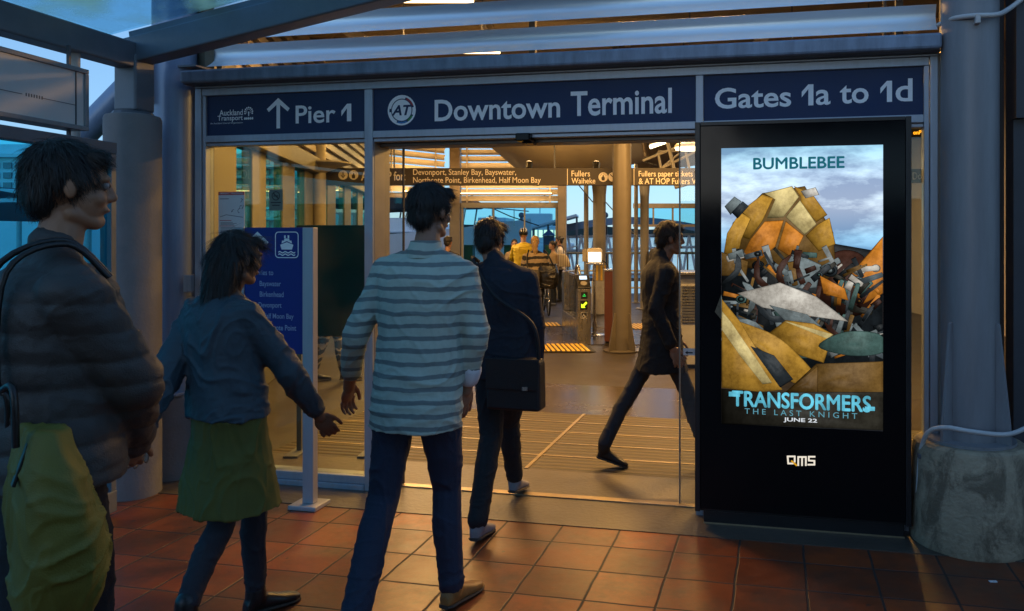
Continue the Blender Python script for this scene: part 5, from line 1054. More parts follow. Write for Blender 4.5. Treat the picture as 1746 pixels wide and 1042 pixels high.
def wrinkle(me, amp, f=(7, 7, 16), seed=0, fine=0., puff=0., z0=0.):
    n = len(me.vertices); C_ = np.empty(n*3); me.vertices.foreach_get("co", C_); C_ = C_.reshape(-1, 3); N_ = np.empty(n*3); me.vertices.foreach_get("normal", N_); N_ = N_.reshape(-1, 3)
    q = C_*np.array(f)+seed*7.3; w = np.stack([vnoise(C_*4.5+k*31.7) for k in range(3)], 1)*np.array((1.0, 1.0, 1.5)); q = q+w
    r1 = np.clip(1-np.abs(vnoise(q))*2.6, 0, 1)**2; r2 = np.clip(1-np.abs(vnoise(q*1.9+11.3))*2.5, 0, 1)**2
    d = (r1*1.0+r2*.5-.5+vnoise(C_*4)*.6)*amp
    if fine: d = d+fine*vnoise(C_*80)
    if puff: d = d+puff*(np.abs(np.sin((C_[:, 2]+.012*vnoise(C_*6))*math.pi/.075))**.6-.6)
    me.vertices.foreach_set("co", (C_+N_*d[:, None]).ravel()); me.update()
def attach(par, name, me, m):
    off = base(par); me.transform(Matrix.Translation(-off)); me.name = name; me.materials.clear(); me.materials.append(m)
    for p in me.polygons: p.use_smooth = True
    o = bpy.data.objects.new(name, me); COL.objects.link(o); o.parent = par; return o
def fv(deg): return Vector((math.sin(R(deg)), math.cos(R(deg)), 0))
def rv(deg): return Vector((math.cos(R(deg)), -math.sin(R(deg)), 0))
def hand(mb, w, d, lat, k=1., curl=30, side=1):
    """palm and five bent fingers from wrist w along d; lat = across the palm towards the thumb"""
    d = d.normalized(); lat = (lat-d*lat.dot(d)).normalized(); nrm = d.cross(lat).normalized()*side
    mb.cap(w-d*.03*k, .026*k, w+d*.02*k, .026*k)
    M = Matrix((lat, nrm, d)).transposed(); mb.ell(w+d*.058*k, (.040*k, .016*k, .052*k), M)
    for i, (off, ln, r) in enumerate(((.030, .072, .0095), (.010, .080, .0098), (-.011, .074, .0094), (-.031, .058, .0085))):
        p = w+d*.095*k+lat*off*k*1.05; dd = (d+lat*off*1.2).normalized(); ax = lat
        for j, fr in enumerate((.45, .32, .23)):
            c = R(curl)*(.5+.5*j)*(1+.12*i); dd = (Matrix.Rotation(c*(.9 if j else .6)*(-side if True else 1), 3, ax) @ dd).normalized(); q = p+dd*ln*fr*k; mb.cap(p, r*k*(1-.1*j), q, r*k*(.92-.1*j), 10); p = q
    p = w+d*.028*k+lat*.030*k; dd = (d*.85+lat*.42+nrm*.22).normalized()
    for ln, r in ((.042, .0115), (.032, .010), (.024, .009)): q = p+dd*ln*k; mb.cap(p, r*k, q, r*k*.92, 10); p = q; dd = (dd*.8+d*.5).normalized()
def head_(mb, c, deg, tilt=0., k=1.):
    f, r = fv(deg), rv(deg); f = (f*math.cos(tilt)+up*math.sin(tilt)).normalized(); u_ = r.cross(f).normalized()
    M = Matrix((r, f, u_)).transposed()
    def P(a, b, z): return c+(r*a+f*b+u_*z)*k
    mb.ell(P(0, -.012, .022), (.074*k, .094*k, .094*k), M, 20, 14); mb.ell(P(0, .022, -.03), (.060*k, .064*k, .084*k), M, 18, 12)
    mb.ell(P(0, .055, -.092), (.030*k, .028*k, .024*k), M); mb.cap(P(-.045, .0, -.075), .022*k, P(-.015, .055, -.095), .020*k); mb.cap(P(.045, 0, -.075), .022*k, P(.015, .055, -.095), .020*k)
    mb.cap(P(0, .082, .012), .010*k, P(0, .097, -.024), .0125*k); mb.ell(P(0, .089, -.029), (.018*k, .012*k, .010*k), M)
    mb.cap(P(-.038, .074, .025), .012*k, P(.038, .074, .025), .012*k); mb.ell(P(-.036, .058, -.030), (.022*k, .022*k, .024*k), M); mb.ell(P(.036, .058, -.030), (.022*k, .022*k, .024*k), M); mb.cap(P(-.018, .080, -.060), .009*k, P(.018, .080, -.060), .009*k)
    for s in (-1, 1): mb.ell(P(.075*s, -.006, -.010), (.009*k, .017*k, .028*k), M, 10, 8)
    return P, M
def shoe_(mb, heel, toe, k=1.):
    d = toe-heel; L_ = d.length; d = d/L_; s = Vector((d.y, -d.x, 0)).normalized(); u_ = s.cross(d).normalized(); u_ = u_ if u_.z > 0 else -u_
    S_ = []
    for t, a, h in ((0, .020, .05), (.05, .033, .072), (.25, .036, .082), (.45, .037, .066), (.65, .045, .050), (.85, .043, .040), (.97, .027, .030), (1.0, .012, .020)):
        S_.append((heel+d*L_*t+u_*(h/2), s, u_, a*k, h/2*k))
    mb.loft(S_, 16, 2.6); return d, s, u_
def person(label, J, skin=SKIN, top=None, legs=None, shoes=None, hair=None, vox=.008, group=None, k=1., loc=None, top_kw={}, leg_kw={}, sleeve=1., body_w=.165, body_d=.105, extra=None, bare_arms=False, hem=None, coat=None, hands=True, hairkind='short', face=True, skirt=None, loose=1., strands=0):
    g = Vector(loc) if loc is not None else Vector((J['pelvis'].x, J['pelvis'].y, 0))
    T = thing("person", label, "person", g, W, group)
    pe, ch, hd = J['pelvis'], J['chest'], J['head']; dp, dc, dh = J['fp'], J.get('fc', J['fp']), J.get('fh', J['fp'])
    rp, fp, rc, fc = rv(dp), fv(dp), rv(dc), fv(dc); sw = J.get('sw', .185)*k
    sl, sr = J.get('sl', ch-rc*sw-up*.042*k), J.get('sr', ch+rc*sw-up*.042*k); hl, hr = pe-rp*.092*k-up*.02, pe+rp*.092*k-up*.02
    ax = (ch-pe)
    def torso(mb, q=0.):
        ws = ((-.10, .82, .95, 0), (0, 1.0, 1.05, 0), (.18, .98, 1.0, 0), (.42, .88, .92, .3), (.68, 1.0, 1.05, .7), (.86, 1.12, 1.0, 1), (.95, 1.0, .76, 1), (1.02, .62, .52, 1), (1.07, .34, .42, 1))
        mb.loft([(pe+ax*t, rp.lerp(rc, b).normalized(), fp.lerp(fc, b).normalized(), body_w*k*w+q, body_d*k*dd+q) for t, w, dd, b in ws])
    # body: one continuous surface
    b = MB(); torso(b)
    nk = ch+ax.normalized()*.05*k; b.cap(nk-up*.03, .062*k, hd-up*.07*k-fv(dh)*.012, .050*k)
    P, M = head_(b, hd, dh, J.get('tilt', 0), k)
    for s, sh, el, wr in ((-1, sl, J['el'], J['wl']), (1, sr, J['er'], J['wr'])):
        b.ell(sh, .056*k); b.cap(sh, .050*k, el, .040*k); m_ = el.lerp(wr, .3); b.cap(el, .040*k, m_, .041*k); b.cap(m_, .041*k, wr, .027*k)
        if hands:
            nm = 'hl' if s < 0 else 'hr'; hdv = J.get(nm+'d', (wr-el)); hand(b, wr+(wr-el).normalized()*.01, hdv, J.get(nm+'t', fc), k, J.get('curl', 24), 1 if s < 0 else -1)
        else: b.ell(wr+(wr-el).normalized()*.05*k, (.03*k, .025*k, .05*k))
    for hp_, kn, an in ((hl, J['kl'], J['al']), (hr, J['kr'], J['ar'])):
        b.cap(hp_, .072*k, kn, .045*k); m_ = kn.lerp(an, .3)-fp*.012; b.cap(kn, .045*k, m_, .045*k); b.cap(m_, .045*k, an, .032*k)
    attach(T, "body", fuse(b, (.0046 if vox < .01 else vox) if hands else vox, 2, .4), skin)
    if face:
        e = MB(); pz = MB()
        for s in (-1, 1): e.ell(P(.031*s, .074, .006), .0115*k, None, 10, 8); pz.ell(P(.031*s, .0815, .006), .0062*k, None, 8, 6)
        eo = part(T, "eyes", e, mat("eye_white", (.30, .27, .25), .4), R(60)); part(eo, "pupils", pz, mat("pupil", (.02, .012, .01), .2), R(60))
        lp = MB(); lp.ell(P(0, .086, -.060), (.021*k, .006*k, .006*k), M, 10, 6); part(T, "lips", lp, mat("lips", (.28, .08, .07), .4), R(60))
    # trousers
    if legs:
        t_ = MB(); lw = leg_kw.get('w', 1.)
        sk_ = -.03 if skirt else .012
        t_.loft([(pe+ax*q, rp, fp, body_w*k*w+sk_, body_d*k*dd+.012) for q, w, dd in ((-.12, .80, .95), (-.02, 1.0, 1.08), (.10, 1.0, 1.04), (.20, .97, 1.0))])
        for hp_, kn, an in ((hl, J['kl'], J['al']), (hr, J['kr'], J['ar'])):
            t_.cap(hp_, (.074 if skirt else .098)*k, hp_.lerp(kn, .5), .084*k*lw); t_.cap(hp_.lerp(kn, .5), .084*k*lw, kn, .067*k*lw); m_ = kn.lerp(an, .35)-fp*.012; t_.cap(kn, .066*k*lw, m_, .066*k*lw); t_.cap(m_, .066*k*lw, an-(an-kn).normalized()*.01, leg_kw.get('hem', .056)*k)
        me = fuse(t_, vox, 4); wrinkle(me, .0055*k, (7, 7, 9), 3.3, .001); attach(T, leg_kw.get('name', 'trousers'), me, legs)
    if top:
        t_ = MB(); q = top_kw.get('q', .018); hz = hem if hem is not None else -.12
        if coat is None:
            t_.loft([(pe+ax*tt, rp.lerp(rc, bb).normalized(), fp.lerp(fc, bb).normalized(), body_w*k*w+q, body_d*k*dd+q) for tt, w, dd, bb in ((hz, 1.03, 1.12, 0), (hz*.5, 1.04, 1.14, 0), (.16, 1.0, 1.06, 0), (.42, .95, 1.0, .3), (.68, 1.04, 1.08, .7), (.86, 1.13, 1.02, 1), (.93, 1.10, .90, 1), (.99, .86, .74, 1), (1.06, .48, .54, 1))])
        else:
            bot = Vector((pe.x, pe.y, coat))+J.get('coat_off', Vector((0, 0, 0)))
            t_.loft([(bot, rp, fp, body_w*k*1.22+q, body_d*k*1.55+q), (bot.lerp(pe, .6), rp, fp, body_w*k*1.12+q, body_d*k*1.3+q)]+[(pe+ax*tt, rp.lerp(rc, bb).normalized(), fp.lerp(fc, bb).normalized(), body_w*k*w+q, body_d*k*dd+q) for tt, w, dd, bb in ((.1, 1.04, 1.12, 0), (.42, .95, 1.0, .3), (.68, 1.04, 1.08, .7), (.86, 1.13, 1.02, 1), (.93, 1.10, .90, 1), (.99, .86, .74, 1), (1.06, .48, .54, 1))])
        ar = top_kw.get('arm', .016)
        for sh, el, wr in ((sl, J['el'], J['wl']), (sr, J['er'], J['wr'])):
            end = el.lerp(wr, top_kw.get('cuff', .92)); t_.cap(nk-up*.012*k, .060*k, sh-up*.004, .052*k+ar*.6); t_.ell(sh, .054*k+ar*.6); t_.cap(sh, .052*k+ar*.9, el, .042*k+ar); t_.cap(el, .042*k+ar, end, .034*k+ar*.8)
        if top_kw.get('collar'): t_.cap(nk-up*.02, .068*k, nk+(hd-nk)*.16, .062*k)
        me = fuse(t_, vox, 9); wrinkle(me, top_kw.get('amp', .008)*.7, top_kw.get('f', (5, 5, 10)), len(label) % 17, .0012, top_kw.get('puff', 0)); attach(T, top_kw.get('name', 'jacket'), me, top)
    if skirt:
        zt_, zb_, m_, rw = skirt; t_ = MB()
        a = pe+up*(zt_-pe.z); b_ = Vector((pe.x, pe.y, zb_))+J.get('skirt_off', Vector((0, 0, 0)))
        t_.loft([(a.lerp(b_, q), rp, fp, body_w*k+.024+rw*max(0, q-.2)*1.25, body_d*k+.030+rw*max(0, q-.2)*1.25) for q in (0, .25, .5, .75, 1)]); me = fuse(t_, vox, 3); wrinkle(me, .010, (9, 9, 1.6), 8, .0006); attach(T, "skirt", me, m_)
    if shoes:
        for an, kn, nm in ((J['al'], J['kl'], 'tl'), (J['ar'], J['kr'], 'tr')):
            toe = J[nm]; dr = toe-an; fl = Vector((dr.x, dr.y, 0)).normalized(); pitch = toe.z
            heel = an-fl*.055*k; heel.z = max(.0, an.z-.085*k); tz = Vector((toe.x, toe.y, max(0, toe.z)))
            s_ = MB(); d, sd, u_ = shoe_(s_, heel, tz, k); s_.cap(an-up*.03*k, .046*k, an+up*.015*k, .044*k)
            me = fuse(s_, .006, 3); so = attach(T, "shoe", me, shoes)
            L_ = (tz-heel).length; sm = MB(); sm.loft([(heel+d*L_*t-u_*.004, sd, d, a*k, .001) if False else (heel+d*L_*t+u_*.006, sd, u_, a*k, .008) for t, a in ((-.01, .024), (.06, .037), (.3, .038), (.6, .047), (.85, .046), (.98, .028), (1.01, .012))], 14, 3.0)
            part(so, "sole", sm, mat("sole", (.05, .04, .03), .7), R(40))
    if hair:
        h = MB()
        if hairkind == 'helmet': h.ell(P(0, -.012, .045), (.095*k, .12*k, .085*k), M, 20, 14)
        elif hairkind == 'beanie': h.ell(P(0, -.018, .038), (.086*k, .106*k, .092*k), M, 20, 14); h.ell(P(0, -.03, .0), (.083*k, .095*k, .06*k), M)
        else:
            h.ell(P(0, -.022, .036), (.080*k, .096*k, .090*k), M, 20, 14); h.ell(P(0, -.060, -.015), (.064*k, .052*k, .062*k), M, 18, 12); h.cap(P(-.045, .045, .078), .026*k, P(.045, .045, .078), .026*k)
            for s in (-1, 1): h.cap(P(.068*s, .008, .035), .017*k, P(.070*s, .012, -.005), .009*k)
        if hairkind == 'bun': h.ell(P(0, -.10, .07), .045*k)
        if hairkind == 'long': h.cap(P(-.05, -.06, -.02), .045*k, P(-.045, -.075, -.16), .035*k); h.cap(P(.05, -.06, -.02), .045*k, P(.045, -.075, -.16), .035*k); h.cap(P(0, -.08, 0), .06*k, P(0, -.095, -.17), .05*k)
        if hairkind == 'pony': h.cap(P(0, -.09, .03), .04*k, P(0, -.14, -.02), .045*k); h.cap(P(0, -.14, -.02), .05*k, P(.01, -.15, -.16), .045*k); h.cap(P(.01, -.15, -.16), .045*k, P(.015, -.14, -.30), .018*k)
        me = fuse(h, .006, 2)
        n_ = len(me.vertices); C_ = np.empty(n_*3); N_ = np.empty(n_*3); me.vertices.foreach_get("co", C_); me.vertices.foreach_get("normal", N_); C_ = C_.reshape(-1, 3); N_ = N_.reshape(-1, 3)
        me.vertices.foreach_set("co", (C_+N_*(.0045*vnoise(C_*45)+.003*vnoise(C_*np.array((170, 170, 30))))[:, None]).ravel()); me.update()
        if strands: add_strands(me, P, M, hd, strands, hairkind, k)
        me.update(); attach(T, "helmet" if hairkind == 'helmet' else "beanie" if hairkind == 'beanie' else "hair", me, hair)
    T["_p"] = 1
    return T, P
def add_strands(me, P, M, c, n, kind, k):
    bm = bmesh.new(); bm.from_mesh(me); bm.faces.ensure_lookup_table(); rs = random.Random(n); F = [f for f in bm.faces]; crown = P(0, -.05, .10); fw = (P(0, .1, 0)-P(0, 0, 0)).normalized()
    for _ in range(n):
        f = rs.choice(F); p = f.calc_center_median(); nn = f.normal.copy()
        d = (p-crown); d = d-nn*d.dot(nn); d = d.normalized() if d.length > .005 else Vector((0, 0, -1)); d = (d+Vector((rs.uniform(-.22, .22), rs.uniform(-.22, .22), rs.uniform(-.5, .0)))).normalized(); d = (d-nn*d.dot(nn)).normalized()
        L_ = rs.uniform(.022, .05)*(1.7 if kind == 'long' else 1); w = rs.uniform(.0005, .0011); sd = d.cross(nn).normalized(); vs = []
        for i in range(4):
            t = i/3; q = p+nn*(.001+.0045*math.sin(t*2.2)*rs.uniform(.6, 1.3)-.002*t)+d*L_*t+Vector((0, 0, -.006*t*t)); ww = w*(1-.75*t); vs += [bm.verts.new(q-sd*ww), bm.verts.new(q+sd*ww)]
        for i in range(3): bm.faces.new((vs[2*i], vs[2*i+1], vs[2*i+3], vs[2*i+2]))
    bm.to_mesh(me); bm.free()
def cloth(name, col, rough=.8, var=.10, vs=14): return mat(name, col, rough, 0, var, vs, .25, 260)
HAIRD = mat("hair_dark", (.016, .012, .010), .5, 0, .3, 60, .4, 160, stretch=(1, 1, .15)); HAIRB = mat("hair_blonde", (.42, .26, .09), .5, 0, .3, 60, .3, 160, stretch=(1, 1, .15))
JEANS = cloth("denim_dark", (.016, .026, .055)); NAVY = cloth("navy_wool", (.010, .014, .026)); BLK = cloth("black_wool", (.007, .008, .011)); CHAR = cloth("charcoal_cloth", (.03, .032, .04)); TANL = mat("tan_leather", (.26, .13, .035), .45, 0, .2, 18, .1, 80); BLKL = mat("black_leather", (.012, .011, .011), .35, 0, .2, 14, .1, 60); GREYL = mat("grey_suede", (.22, .21, .22), .7, 0, .15, 16)
def striped(name, c1, c2, period, duty, wob=.004, axis=2):
    m = cloth(name, c1); t = m.node_tree; p = t.nodes["Principled BSDF"]; N = t.nodes.new; L = t.links.new
    src = p.inputs["Base Color"].links[0].from_socket; tc = N("ShaderNodeTexCoord"); sp = N("ShaderNodeSeparateXYZ"); n = N("ShaderNodeTexNoise"); n.inputs["Scale"].default_value = 6.5; n.inputs["Detail"].default_value = 3
    L(tc.outputs["Object"], n.inputs["Vector"]); L(tc.outputs["Object"], sp.inputs[0])
    def mt(op, a, b):
        q = N("ShaderNodeMath"); q.operation = op
        for i, w in enumerate((a, b)):
            if isinstance(w, (int, float)): q.inputs[i].default_value = w
            else: L(w, q.inputs[i])
        return q.outputs[0]
    f = mt('FRACT', mt('DIVIDE', mt('ADD', sp.outputs[axis], mt('MULTIPLY', n.outputs[0], wob*8)), period), 0)
    s = N("ShaderNodeMapRange"); s.interpolation_type = 'SMOOTHSTEP'; s.inputs[1].default_value = duty-.04; s.inputs[2].default_value = duty+.04; L(mt('ABSOLUTE', mt('SUBTRACT', f, .5), 0), s.inputs[0])
    mx = N("ShaderNodeMix"); mx.data_type = 'RGBA'; L(s.outputs[0], mx.inputs[0]); mx.inputs[6].default_value = (*c2, 1); L(src, mx.inputs[7]); L(mx.outputs[2], p.inputs["Base Color"]); return m
SHIRT = striped("striped_shirt", (.42, .50, .43), (.17, .205, .20), .0505, .18, .004)
KNIT = striped("zigzag_knit", (.38, .29, .18), (.02, .018, .016), .12, .22, .012)

# ---- 1 striped shirt man in the middle
Y0 = 3.38
J = dict(pelvis=PX(712, 3.32, .96), chest=PX(724, 3.40, 1.475), head=PX(735, 3.46, 1.705), fp=14, fc=12, fh=32, tilt=-.06, sw=.178,
         er=PX(812, 3.34, 1.17), wr=PX(797, 3.38, .955), hrd=Vector((-.25, .1, -1)), hrt=fv(40), el=PX(606, 3.36, 1.17), wl=PX(596, 3.50, .94), hlt=fv(20),
         kr=PX(762, 3.42, .51), ar=PX(770, 3.38, .10), tr=PX(770, 3.38, 0)+Vector((.09, .20, 0)), kl=PX(655, 3.30, .50), al=PX(606, 3.02, .13), tl=PX(606, 3.02, 0)+Vector((.05, .21, 0)))
T, P = person("man seen from behind in a pale shirt with dark stripes, dark jeans and tan shoes", J, SKIN2, SHIRT, JEANS, TANL, HAIRD, hem=-.33, strands=6500, vox=.0065, top_kw=dict(name="shirt", q=.022, arm=.016, cuff=.72, amp=.0105, f=(5.5, 5.5, 9)), body_w=.172)
nk_ = J['chest']+up*.055; dn_ = (J['head']-J['chest']).normalized(); part(T, 'collar', MB().loft([(nk_-up*.03, rv(16), fv(16), .078, .080), (nk_+dn_*.0, rv(16), fv(16), .074, .076), (nk_+dn_*.045, rv(16), fv(16), .064, .068), (nk_+dn_*.046, rv(16), fv(16), .054, .058)], 28, 2.0), SHIRT, R(50))
cu = MB(); cu.cap(J['er'].lerp(J['wr'], .70), .05, J['er'].lerp(J['wr'], .84), .046); part(T, "cuff", cu, mat("cuff_white", (.6, .62, .66), .7), R(60))
# ---- 2 dark jacket man with the black bag
J = dict(pelvis=PX(858, 4.44, .90), chest=PX(848, 4.46, 1.385), head=PX(836, 4.54, 1.575), fp=12, fc=10, fh=24, tilt=-.15, sw=.185,
         er=PX(912, 4.42, 1.10), wr=PX(913, 4.50, .83), hrt=fv(10), el=PX(797, 4.46, 1.10), wl=PX(800, 4.62, .86), hlt=fv(0),
         kr=PX(868, 4.66, .49), ar=PX(878, 4.74, .14), tr=PX(878, 4.74, 0)+Vector((.04, .20, .03)), kl=PX(838, 4.36, .48), al=PX(814, 4.08, .11), tl=PX(814, 4.08, 0)+Vector((.04, .20, 0)))
J['tr'].z = .02
person("man in a dark navy jacket walking away with a black shoulder bag at his hip", J, SKIN, NAVY, BLK, GREYL, HAIRD, hem=-.22, k=.95, strands=5000, vox=.007, top_kw=dict(q=.022, arm=.02, collar=True, amp=.009), leg_kw=dict(w=1.0))
bc = PX(880, 4.26, .80)
t = thing("shoulder_bag", "black flat shoulder bag hanging at the navy jacket man's right hip", "bag", bc); rb_ = rv(14); fb_ = fv(14)
vs = [bc+rb_*a+fb_*b+up*z for z, s in ((-.145, 1), (-.13, 1.03), (.10, 1), (.13, .96)) for a, b in ((-.15*s, -.055*s), (.15*s, -.055*s), (.15*s, .055*s), (-.15*s, .055*s))]
part(t, "bag_body", MB().add(vs, [(3, 2, 1, 0), (12, 13, 14, 15)]+[(k*4+i, k*4+(i+1) % 4, (k+1)*4+(i+1) % 4, (k+1)*4+i) for k in range(3) for i in range(4)]), cloth("bag_black", (.010, .010, .012), .6), bevel=.022)
part(t, "flap", MB().add([bc+rb_*a+fb_*b+up*z for a, z in ((-.152, .135), (.152, .135), (.15, -.03), (-.15, -.03)) for b in (-.060, -.066)], [(0, 2, 4, 6), (7, 5, 3, 1), (0, 1, 3, 2), (2, 3, 5, 4), (4, 5, 7, 6), (6, 7, 1, 0)]), cloth("bag_black", (.01, .01, .01)), bevel=.006)
part(t, "buckle", MB().bar(bc-fb_*.069+rb_*.06+up*-.02, bc-fb_*.069+rb_*.09+up*-.02, .004, .02), STAIN)
sh = J['chest']+rv(10)*.16
part(t, "strap", MB().tube(cpath([bc+rb_*.13+up*.12, bc+rb_*.10+up*.32-fb_*.02, J['chest']+fv(10)*-.135-up*.12+rv(10)*.03, J['chest']-rv(10)*.12+fv(10)*-.07+up*.075, J['chest']-rv(10)*.13+fv(10)*.05+up*.06]), .011, 8), cloth("bag_black", (.01, .01, .01)))
# ---- 3 woman with the yellow green skirt
J = dict(pelvis=PX(392, 3.2, .86), chest=PX(378, 3.24, 1.315), head=PX(408, 3.29, 1.50), fp=34, fc=30, fh=36, tilt=-.1, sw=.165,
         er=PX(492, 3.24, 1.04), wr=PX(540, 3.36, .84), hrt=fv(60), el=PX(288, 3.14, 1.05), wl=PX(244, 2.98, .86), hlt=fv(60),
         kr=PX(436, 3.34, .47), ar=PX(436, 3.30, .10), tr=PX(436, 3.30, 0)+fv(36)*.20, kl=PX(378, 3.12, .45), al=PX(318, 2.92, .22), tl=PX(318, 2.92, 0)+fv(36)*.13)
J['tl'].z = .03
TEJ = cloth("teal_jacket", (.032, .056, .075), .6)
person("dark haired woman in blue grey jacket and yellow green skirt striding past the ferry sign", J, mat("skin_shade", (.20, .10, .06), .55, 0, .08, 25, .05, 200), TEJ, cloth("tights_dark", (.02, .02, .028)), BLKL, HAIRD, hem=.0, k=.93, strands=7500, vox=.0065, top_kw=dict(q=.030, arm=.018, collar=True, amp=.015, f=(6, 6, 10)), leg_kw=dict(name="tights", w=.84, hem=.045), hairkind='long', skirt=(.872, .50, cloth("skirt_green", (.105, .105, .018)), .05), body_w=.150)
# ---- 4 man close at the far left
J = dict(pelvis=PX(92, 2.15, .99), chest=PX(88, 2.16, 1.485), head=PX(122, 2.2, 1.735), fp=45, fc=42, fh=52, tilt=-.05, sw=.20,
         er=PX(228, 2.14, 1.20), wr=PX(222, 2.34, .98), hrt=fv(45), el=PX(-30, 2.1, 1.2), wl=PX(-40, 2.2, .95), hlt=fv(45),
         kr=PX(150, 2.28, .52), ar=PX(140, 2.24, .09), tr=PX(140, 2.24, 0)+fv(45)*.2, kl=PX(40, 2.10, .50), al=PX(-20, 1.92, .12), tl=PX(-20, 1.92, 0)+fv(45)*.2)
PUF = cloth("puffer_brown", (.045, .042, .040), .55)
T, P = person("tall man in a dark quilted jacket in profile at the far left edge", J, mat("skin_warm", (.36, .18, .10), .5, 0, .08, 25, .05, 200), PUF, BLK, BLKL, HAIRD, hem=-.10, k=1.03, strands=7500, top_kw=dict(q=.045, arm=.034, puff=.0075, collar=True, amp=.006), vox=.008)
bc = PX(86, 1.98, .90); t = thing("sling_bag", "big yellow green bag slung at the side of the quilted jacket man", "bag", bc); a_ = rv(48); f_ = fv(48)
mb = MB(); secs = []; bc = bc+a_*.02
for q in range(13):
    s = q/12; w = math.sin(math.pi*(.10+.74*s))**.55; secs.append((bc+up*(-.27+.50*s)-a_*.02*s+f_*.015*math.sin(s*5), a_, f_, .225*w, .125*w*(1.1-.6*s)))
mb.loft(secs, 40, 2.7); me = fuse(mb, .0065, 2); wrinkle(me, .011, (5, 5, 7), 2, .0004); BGM = cloth("bag_yellow_green", (.135, .13, .018), .65)
bo = attach(t, "bag_body", me, BGM)
part(bo, "zip", MB().tube([bc+up*(.222-.03*(x/.13)**2)-a_*.02+a_*x-f_*.005 for x in [-.13+.026*i for i in range(11)]], .006, 8), BLKL, R(60))
for x in (-.10, .09): part(bo, "strap_tab", MB().bar(bc+up*.11+a_*x-f_*.085, bc+up*.205+a_*x-f_*.055, .026, .008, f_), BLKL, bevel=.002)
part(t, "strap", MB().tube(cpath([bc+up*.20-a_*.09-f_*.079, bc+up*.30-a_*.07-f_*.085, J['chest']-up*.25+rv(42)*.10-fv(42)*.165, J['chest']+rv(42)*.12-fv(42)*.15+up*.02, J['chest']+rv(42)*.125+up*.10, J['chest']+rv(42)*.15+fv(42)*.10]), .008, 8), BLKL, R(60))
part(t, "strap", MB().tube(cpath([bc+up*.20+a_*.09-f_*.079, bc+up*.34+a_*.085-f_*.085, J['chest']-up*.25+rv(42)*.17-fv(42)*.15, J['chest']+rv(42)*.155-fv(42)*.13+up*.02, J['chest']+rv(42)*.15+up*.09, J['chest']+rv(42)*.17+fv(42)*.09]), .008, 8), BLKL, R(60))
# ---- 5 black coat man crossing the doorway
J = dict(pelvis=PX(1128, 5.46, .90), chest=PX(1126, 5.46, 1.385), head=PX(1143, 5.48, 1.575), fp=82, fc=80, fh=85, tilt=-.08, sw=.18,
         er=PX(1118, 5.25, 1.10), wr=PX(1145, 5.24, .86), hrt=fv(80), el=PX(1128, 5.66, 1.10), wl=PX(1150, 5.68, .86), hlt=fv(80),
         kl=PX(1076, 5.48, .50), al=PX(1030, 5.38, .16), tl=PX(1030, 5.38, 0)+fv(85)*.16, kr=PX(1172, 5.40, .52), ar=PX(1208, 5.36, .09), tr=PX(1208, 5.36, 0)+fv(85)*.2)
person("man in a long black coat striding right through the doorway beside the display", J, SKIN2, BLK, CHAR, BLKL, HAIRD, k=.96, coat=.66, strands=3500, top_kw=dict(name="coat", q=.022, arm=.018, collar=True, amp=.010), leg_kw=dict(w=.85, hem=.05))

# ---- smaller people in the hall
def stand(x, y, deg, h=1.68, stride=.0, lean=0., arms='down', twist=0):
    k = h/1.78; f, r = fv(deg), rv(deg); p = Vector((x, y, 0)); pe = p+up*.93*k; ch = pe+up*.49*k+f*lean; hd = ch+up*.235*k+f*(.03+lean*.6)
    J = dict(pelvis=pe, chest=ch, head=hd, fp=deg, fc=deg+twist, fh=deg+twist, sw=.175)
    for s, e, w in ((-1, 'el', 'wl'), (1, 'er', 'wr')):
        sh = ch+r*.18*k*s; J[e] = sh+r*.04*s-up*.28*k; J[w] = J[e]+r*.01*s-up*.24*k+f*.08
        if arms == 'phone' and s > 0: J[w] = J[e]+f*.13-r*.12+up*.22*k
        if arms == 'fold': J[w] = J[e]+f*.20-r*.12*s+up*.03
        if arms == 'bars': J[e] = sh+f*.14-up*.22*k+r*.04*s; J[w] = J[e]+f*.22-up*.10*k
    for s, kn, an, to in ((-1, 'kl', 'al', 'tl'), (1, 'kr', 'ar', 'tr')):
        o = f*stride*s*.5; J[an] = p+r*.09*s*k+o+up*.09; J[kn] = p+r*.095*s*k+o*.45+f*.03+up*.50*k; J[to] = Vector((J[an].x, J[an].y, 0))+f*.19
    return J, k
def small(label, x, y, deg, h, top, legs, hair, **kw):
    st = {q: kw.pop(q) for q in ('stride', 'lean', 'arms', 'twist') if q in kw}
    J, k = stand(x, y, deg, h, **st); return person(label, J, kw.pop('skin', SKIN), top, legs, kw.pop('shoes', BLKL), hair, k=k, vox=.011, **kw)+(J,)
b = GR(912, 563)
T, P, J = small("blonde woman with a ponytail in a zigzag knit walking away past the gate", b.x, b.y, -4, 1.58, KNIT, BLK, HAIRB, stride=.34, lean=.05, hairkind='pony', hem=-.30, top_kw=dict(name="jumper", q=.035, arm=.022, amp=.012))
bc = J['pelvis']+Vector((.22, -.06, .07)); t = thing("tote_bag", "large dark slouchy tote bag on the blonde woman's right side", "bag", bc)
mb = MB().loft([(bc+up*(-.20+.40*q), rv(10), fv(10), .19*math.sin(math.pi*(.2+.62*q))**.5, .12*math.sin(math.pi*(.2+.6*q))**.5) for q in [i/6 for i in range(7)]], 20, 2.6); me = fuse(mb, .012, 3); wrinkle(me, .015, (7, 7, 9), 1); attach(t, "bag_body", me, BLKL)
part(t, "strap", MB().tube(cpath([bc+up*.17+Vector((.10, 0, 0)), bc+up*.38+Vector((.0, -.02, 0)), J['chest']+Vector((.15, -.03, .075)), bc+up*.30+Vector((-.04, .12, 0)), bc+up*.17+Vector((-.10, .02, 0))]), .014, 8), BLKL)
bc = J['pelvis']+Vector((-.02, -.17, .05)); t = thing("sling_bag", "small dark leather bag on the blonde woman's back", "bag", bc)
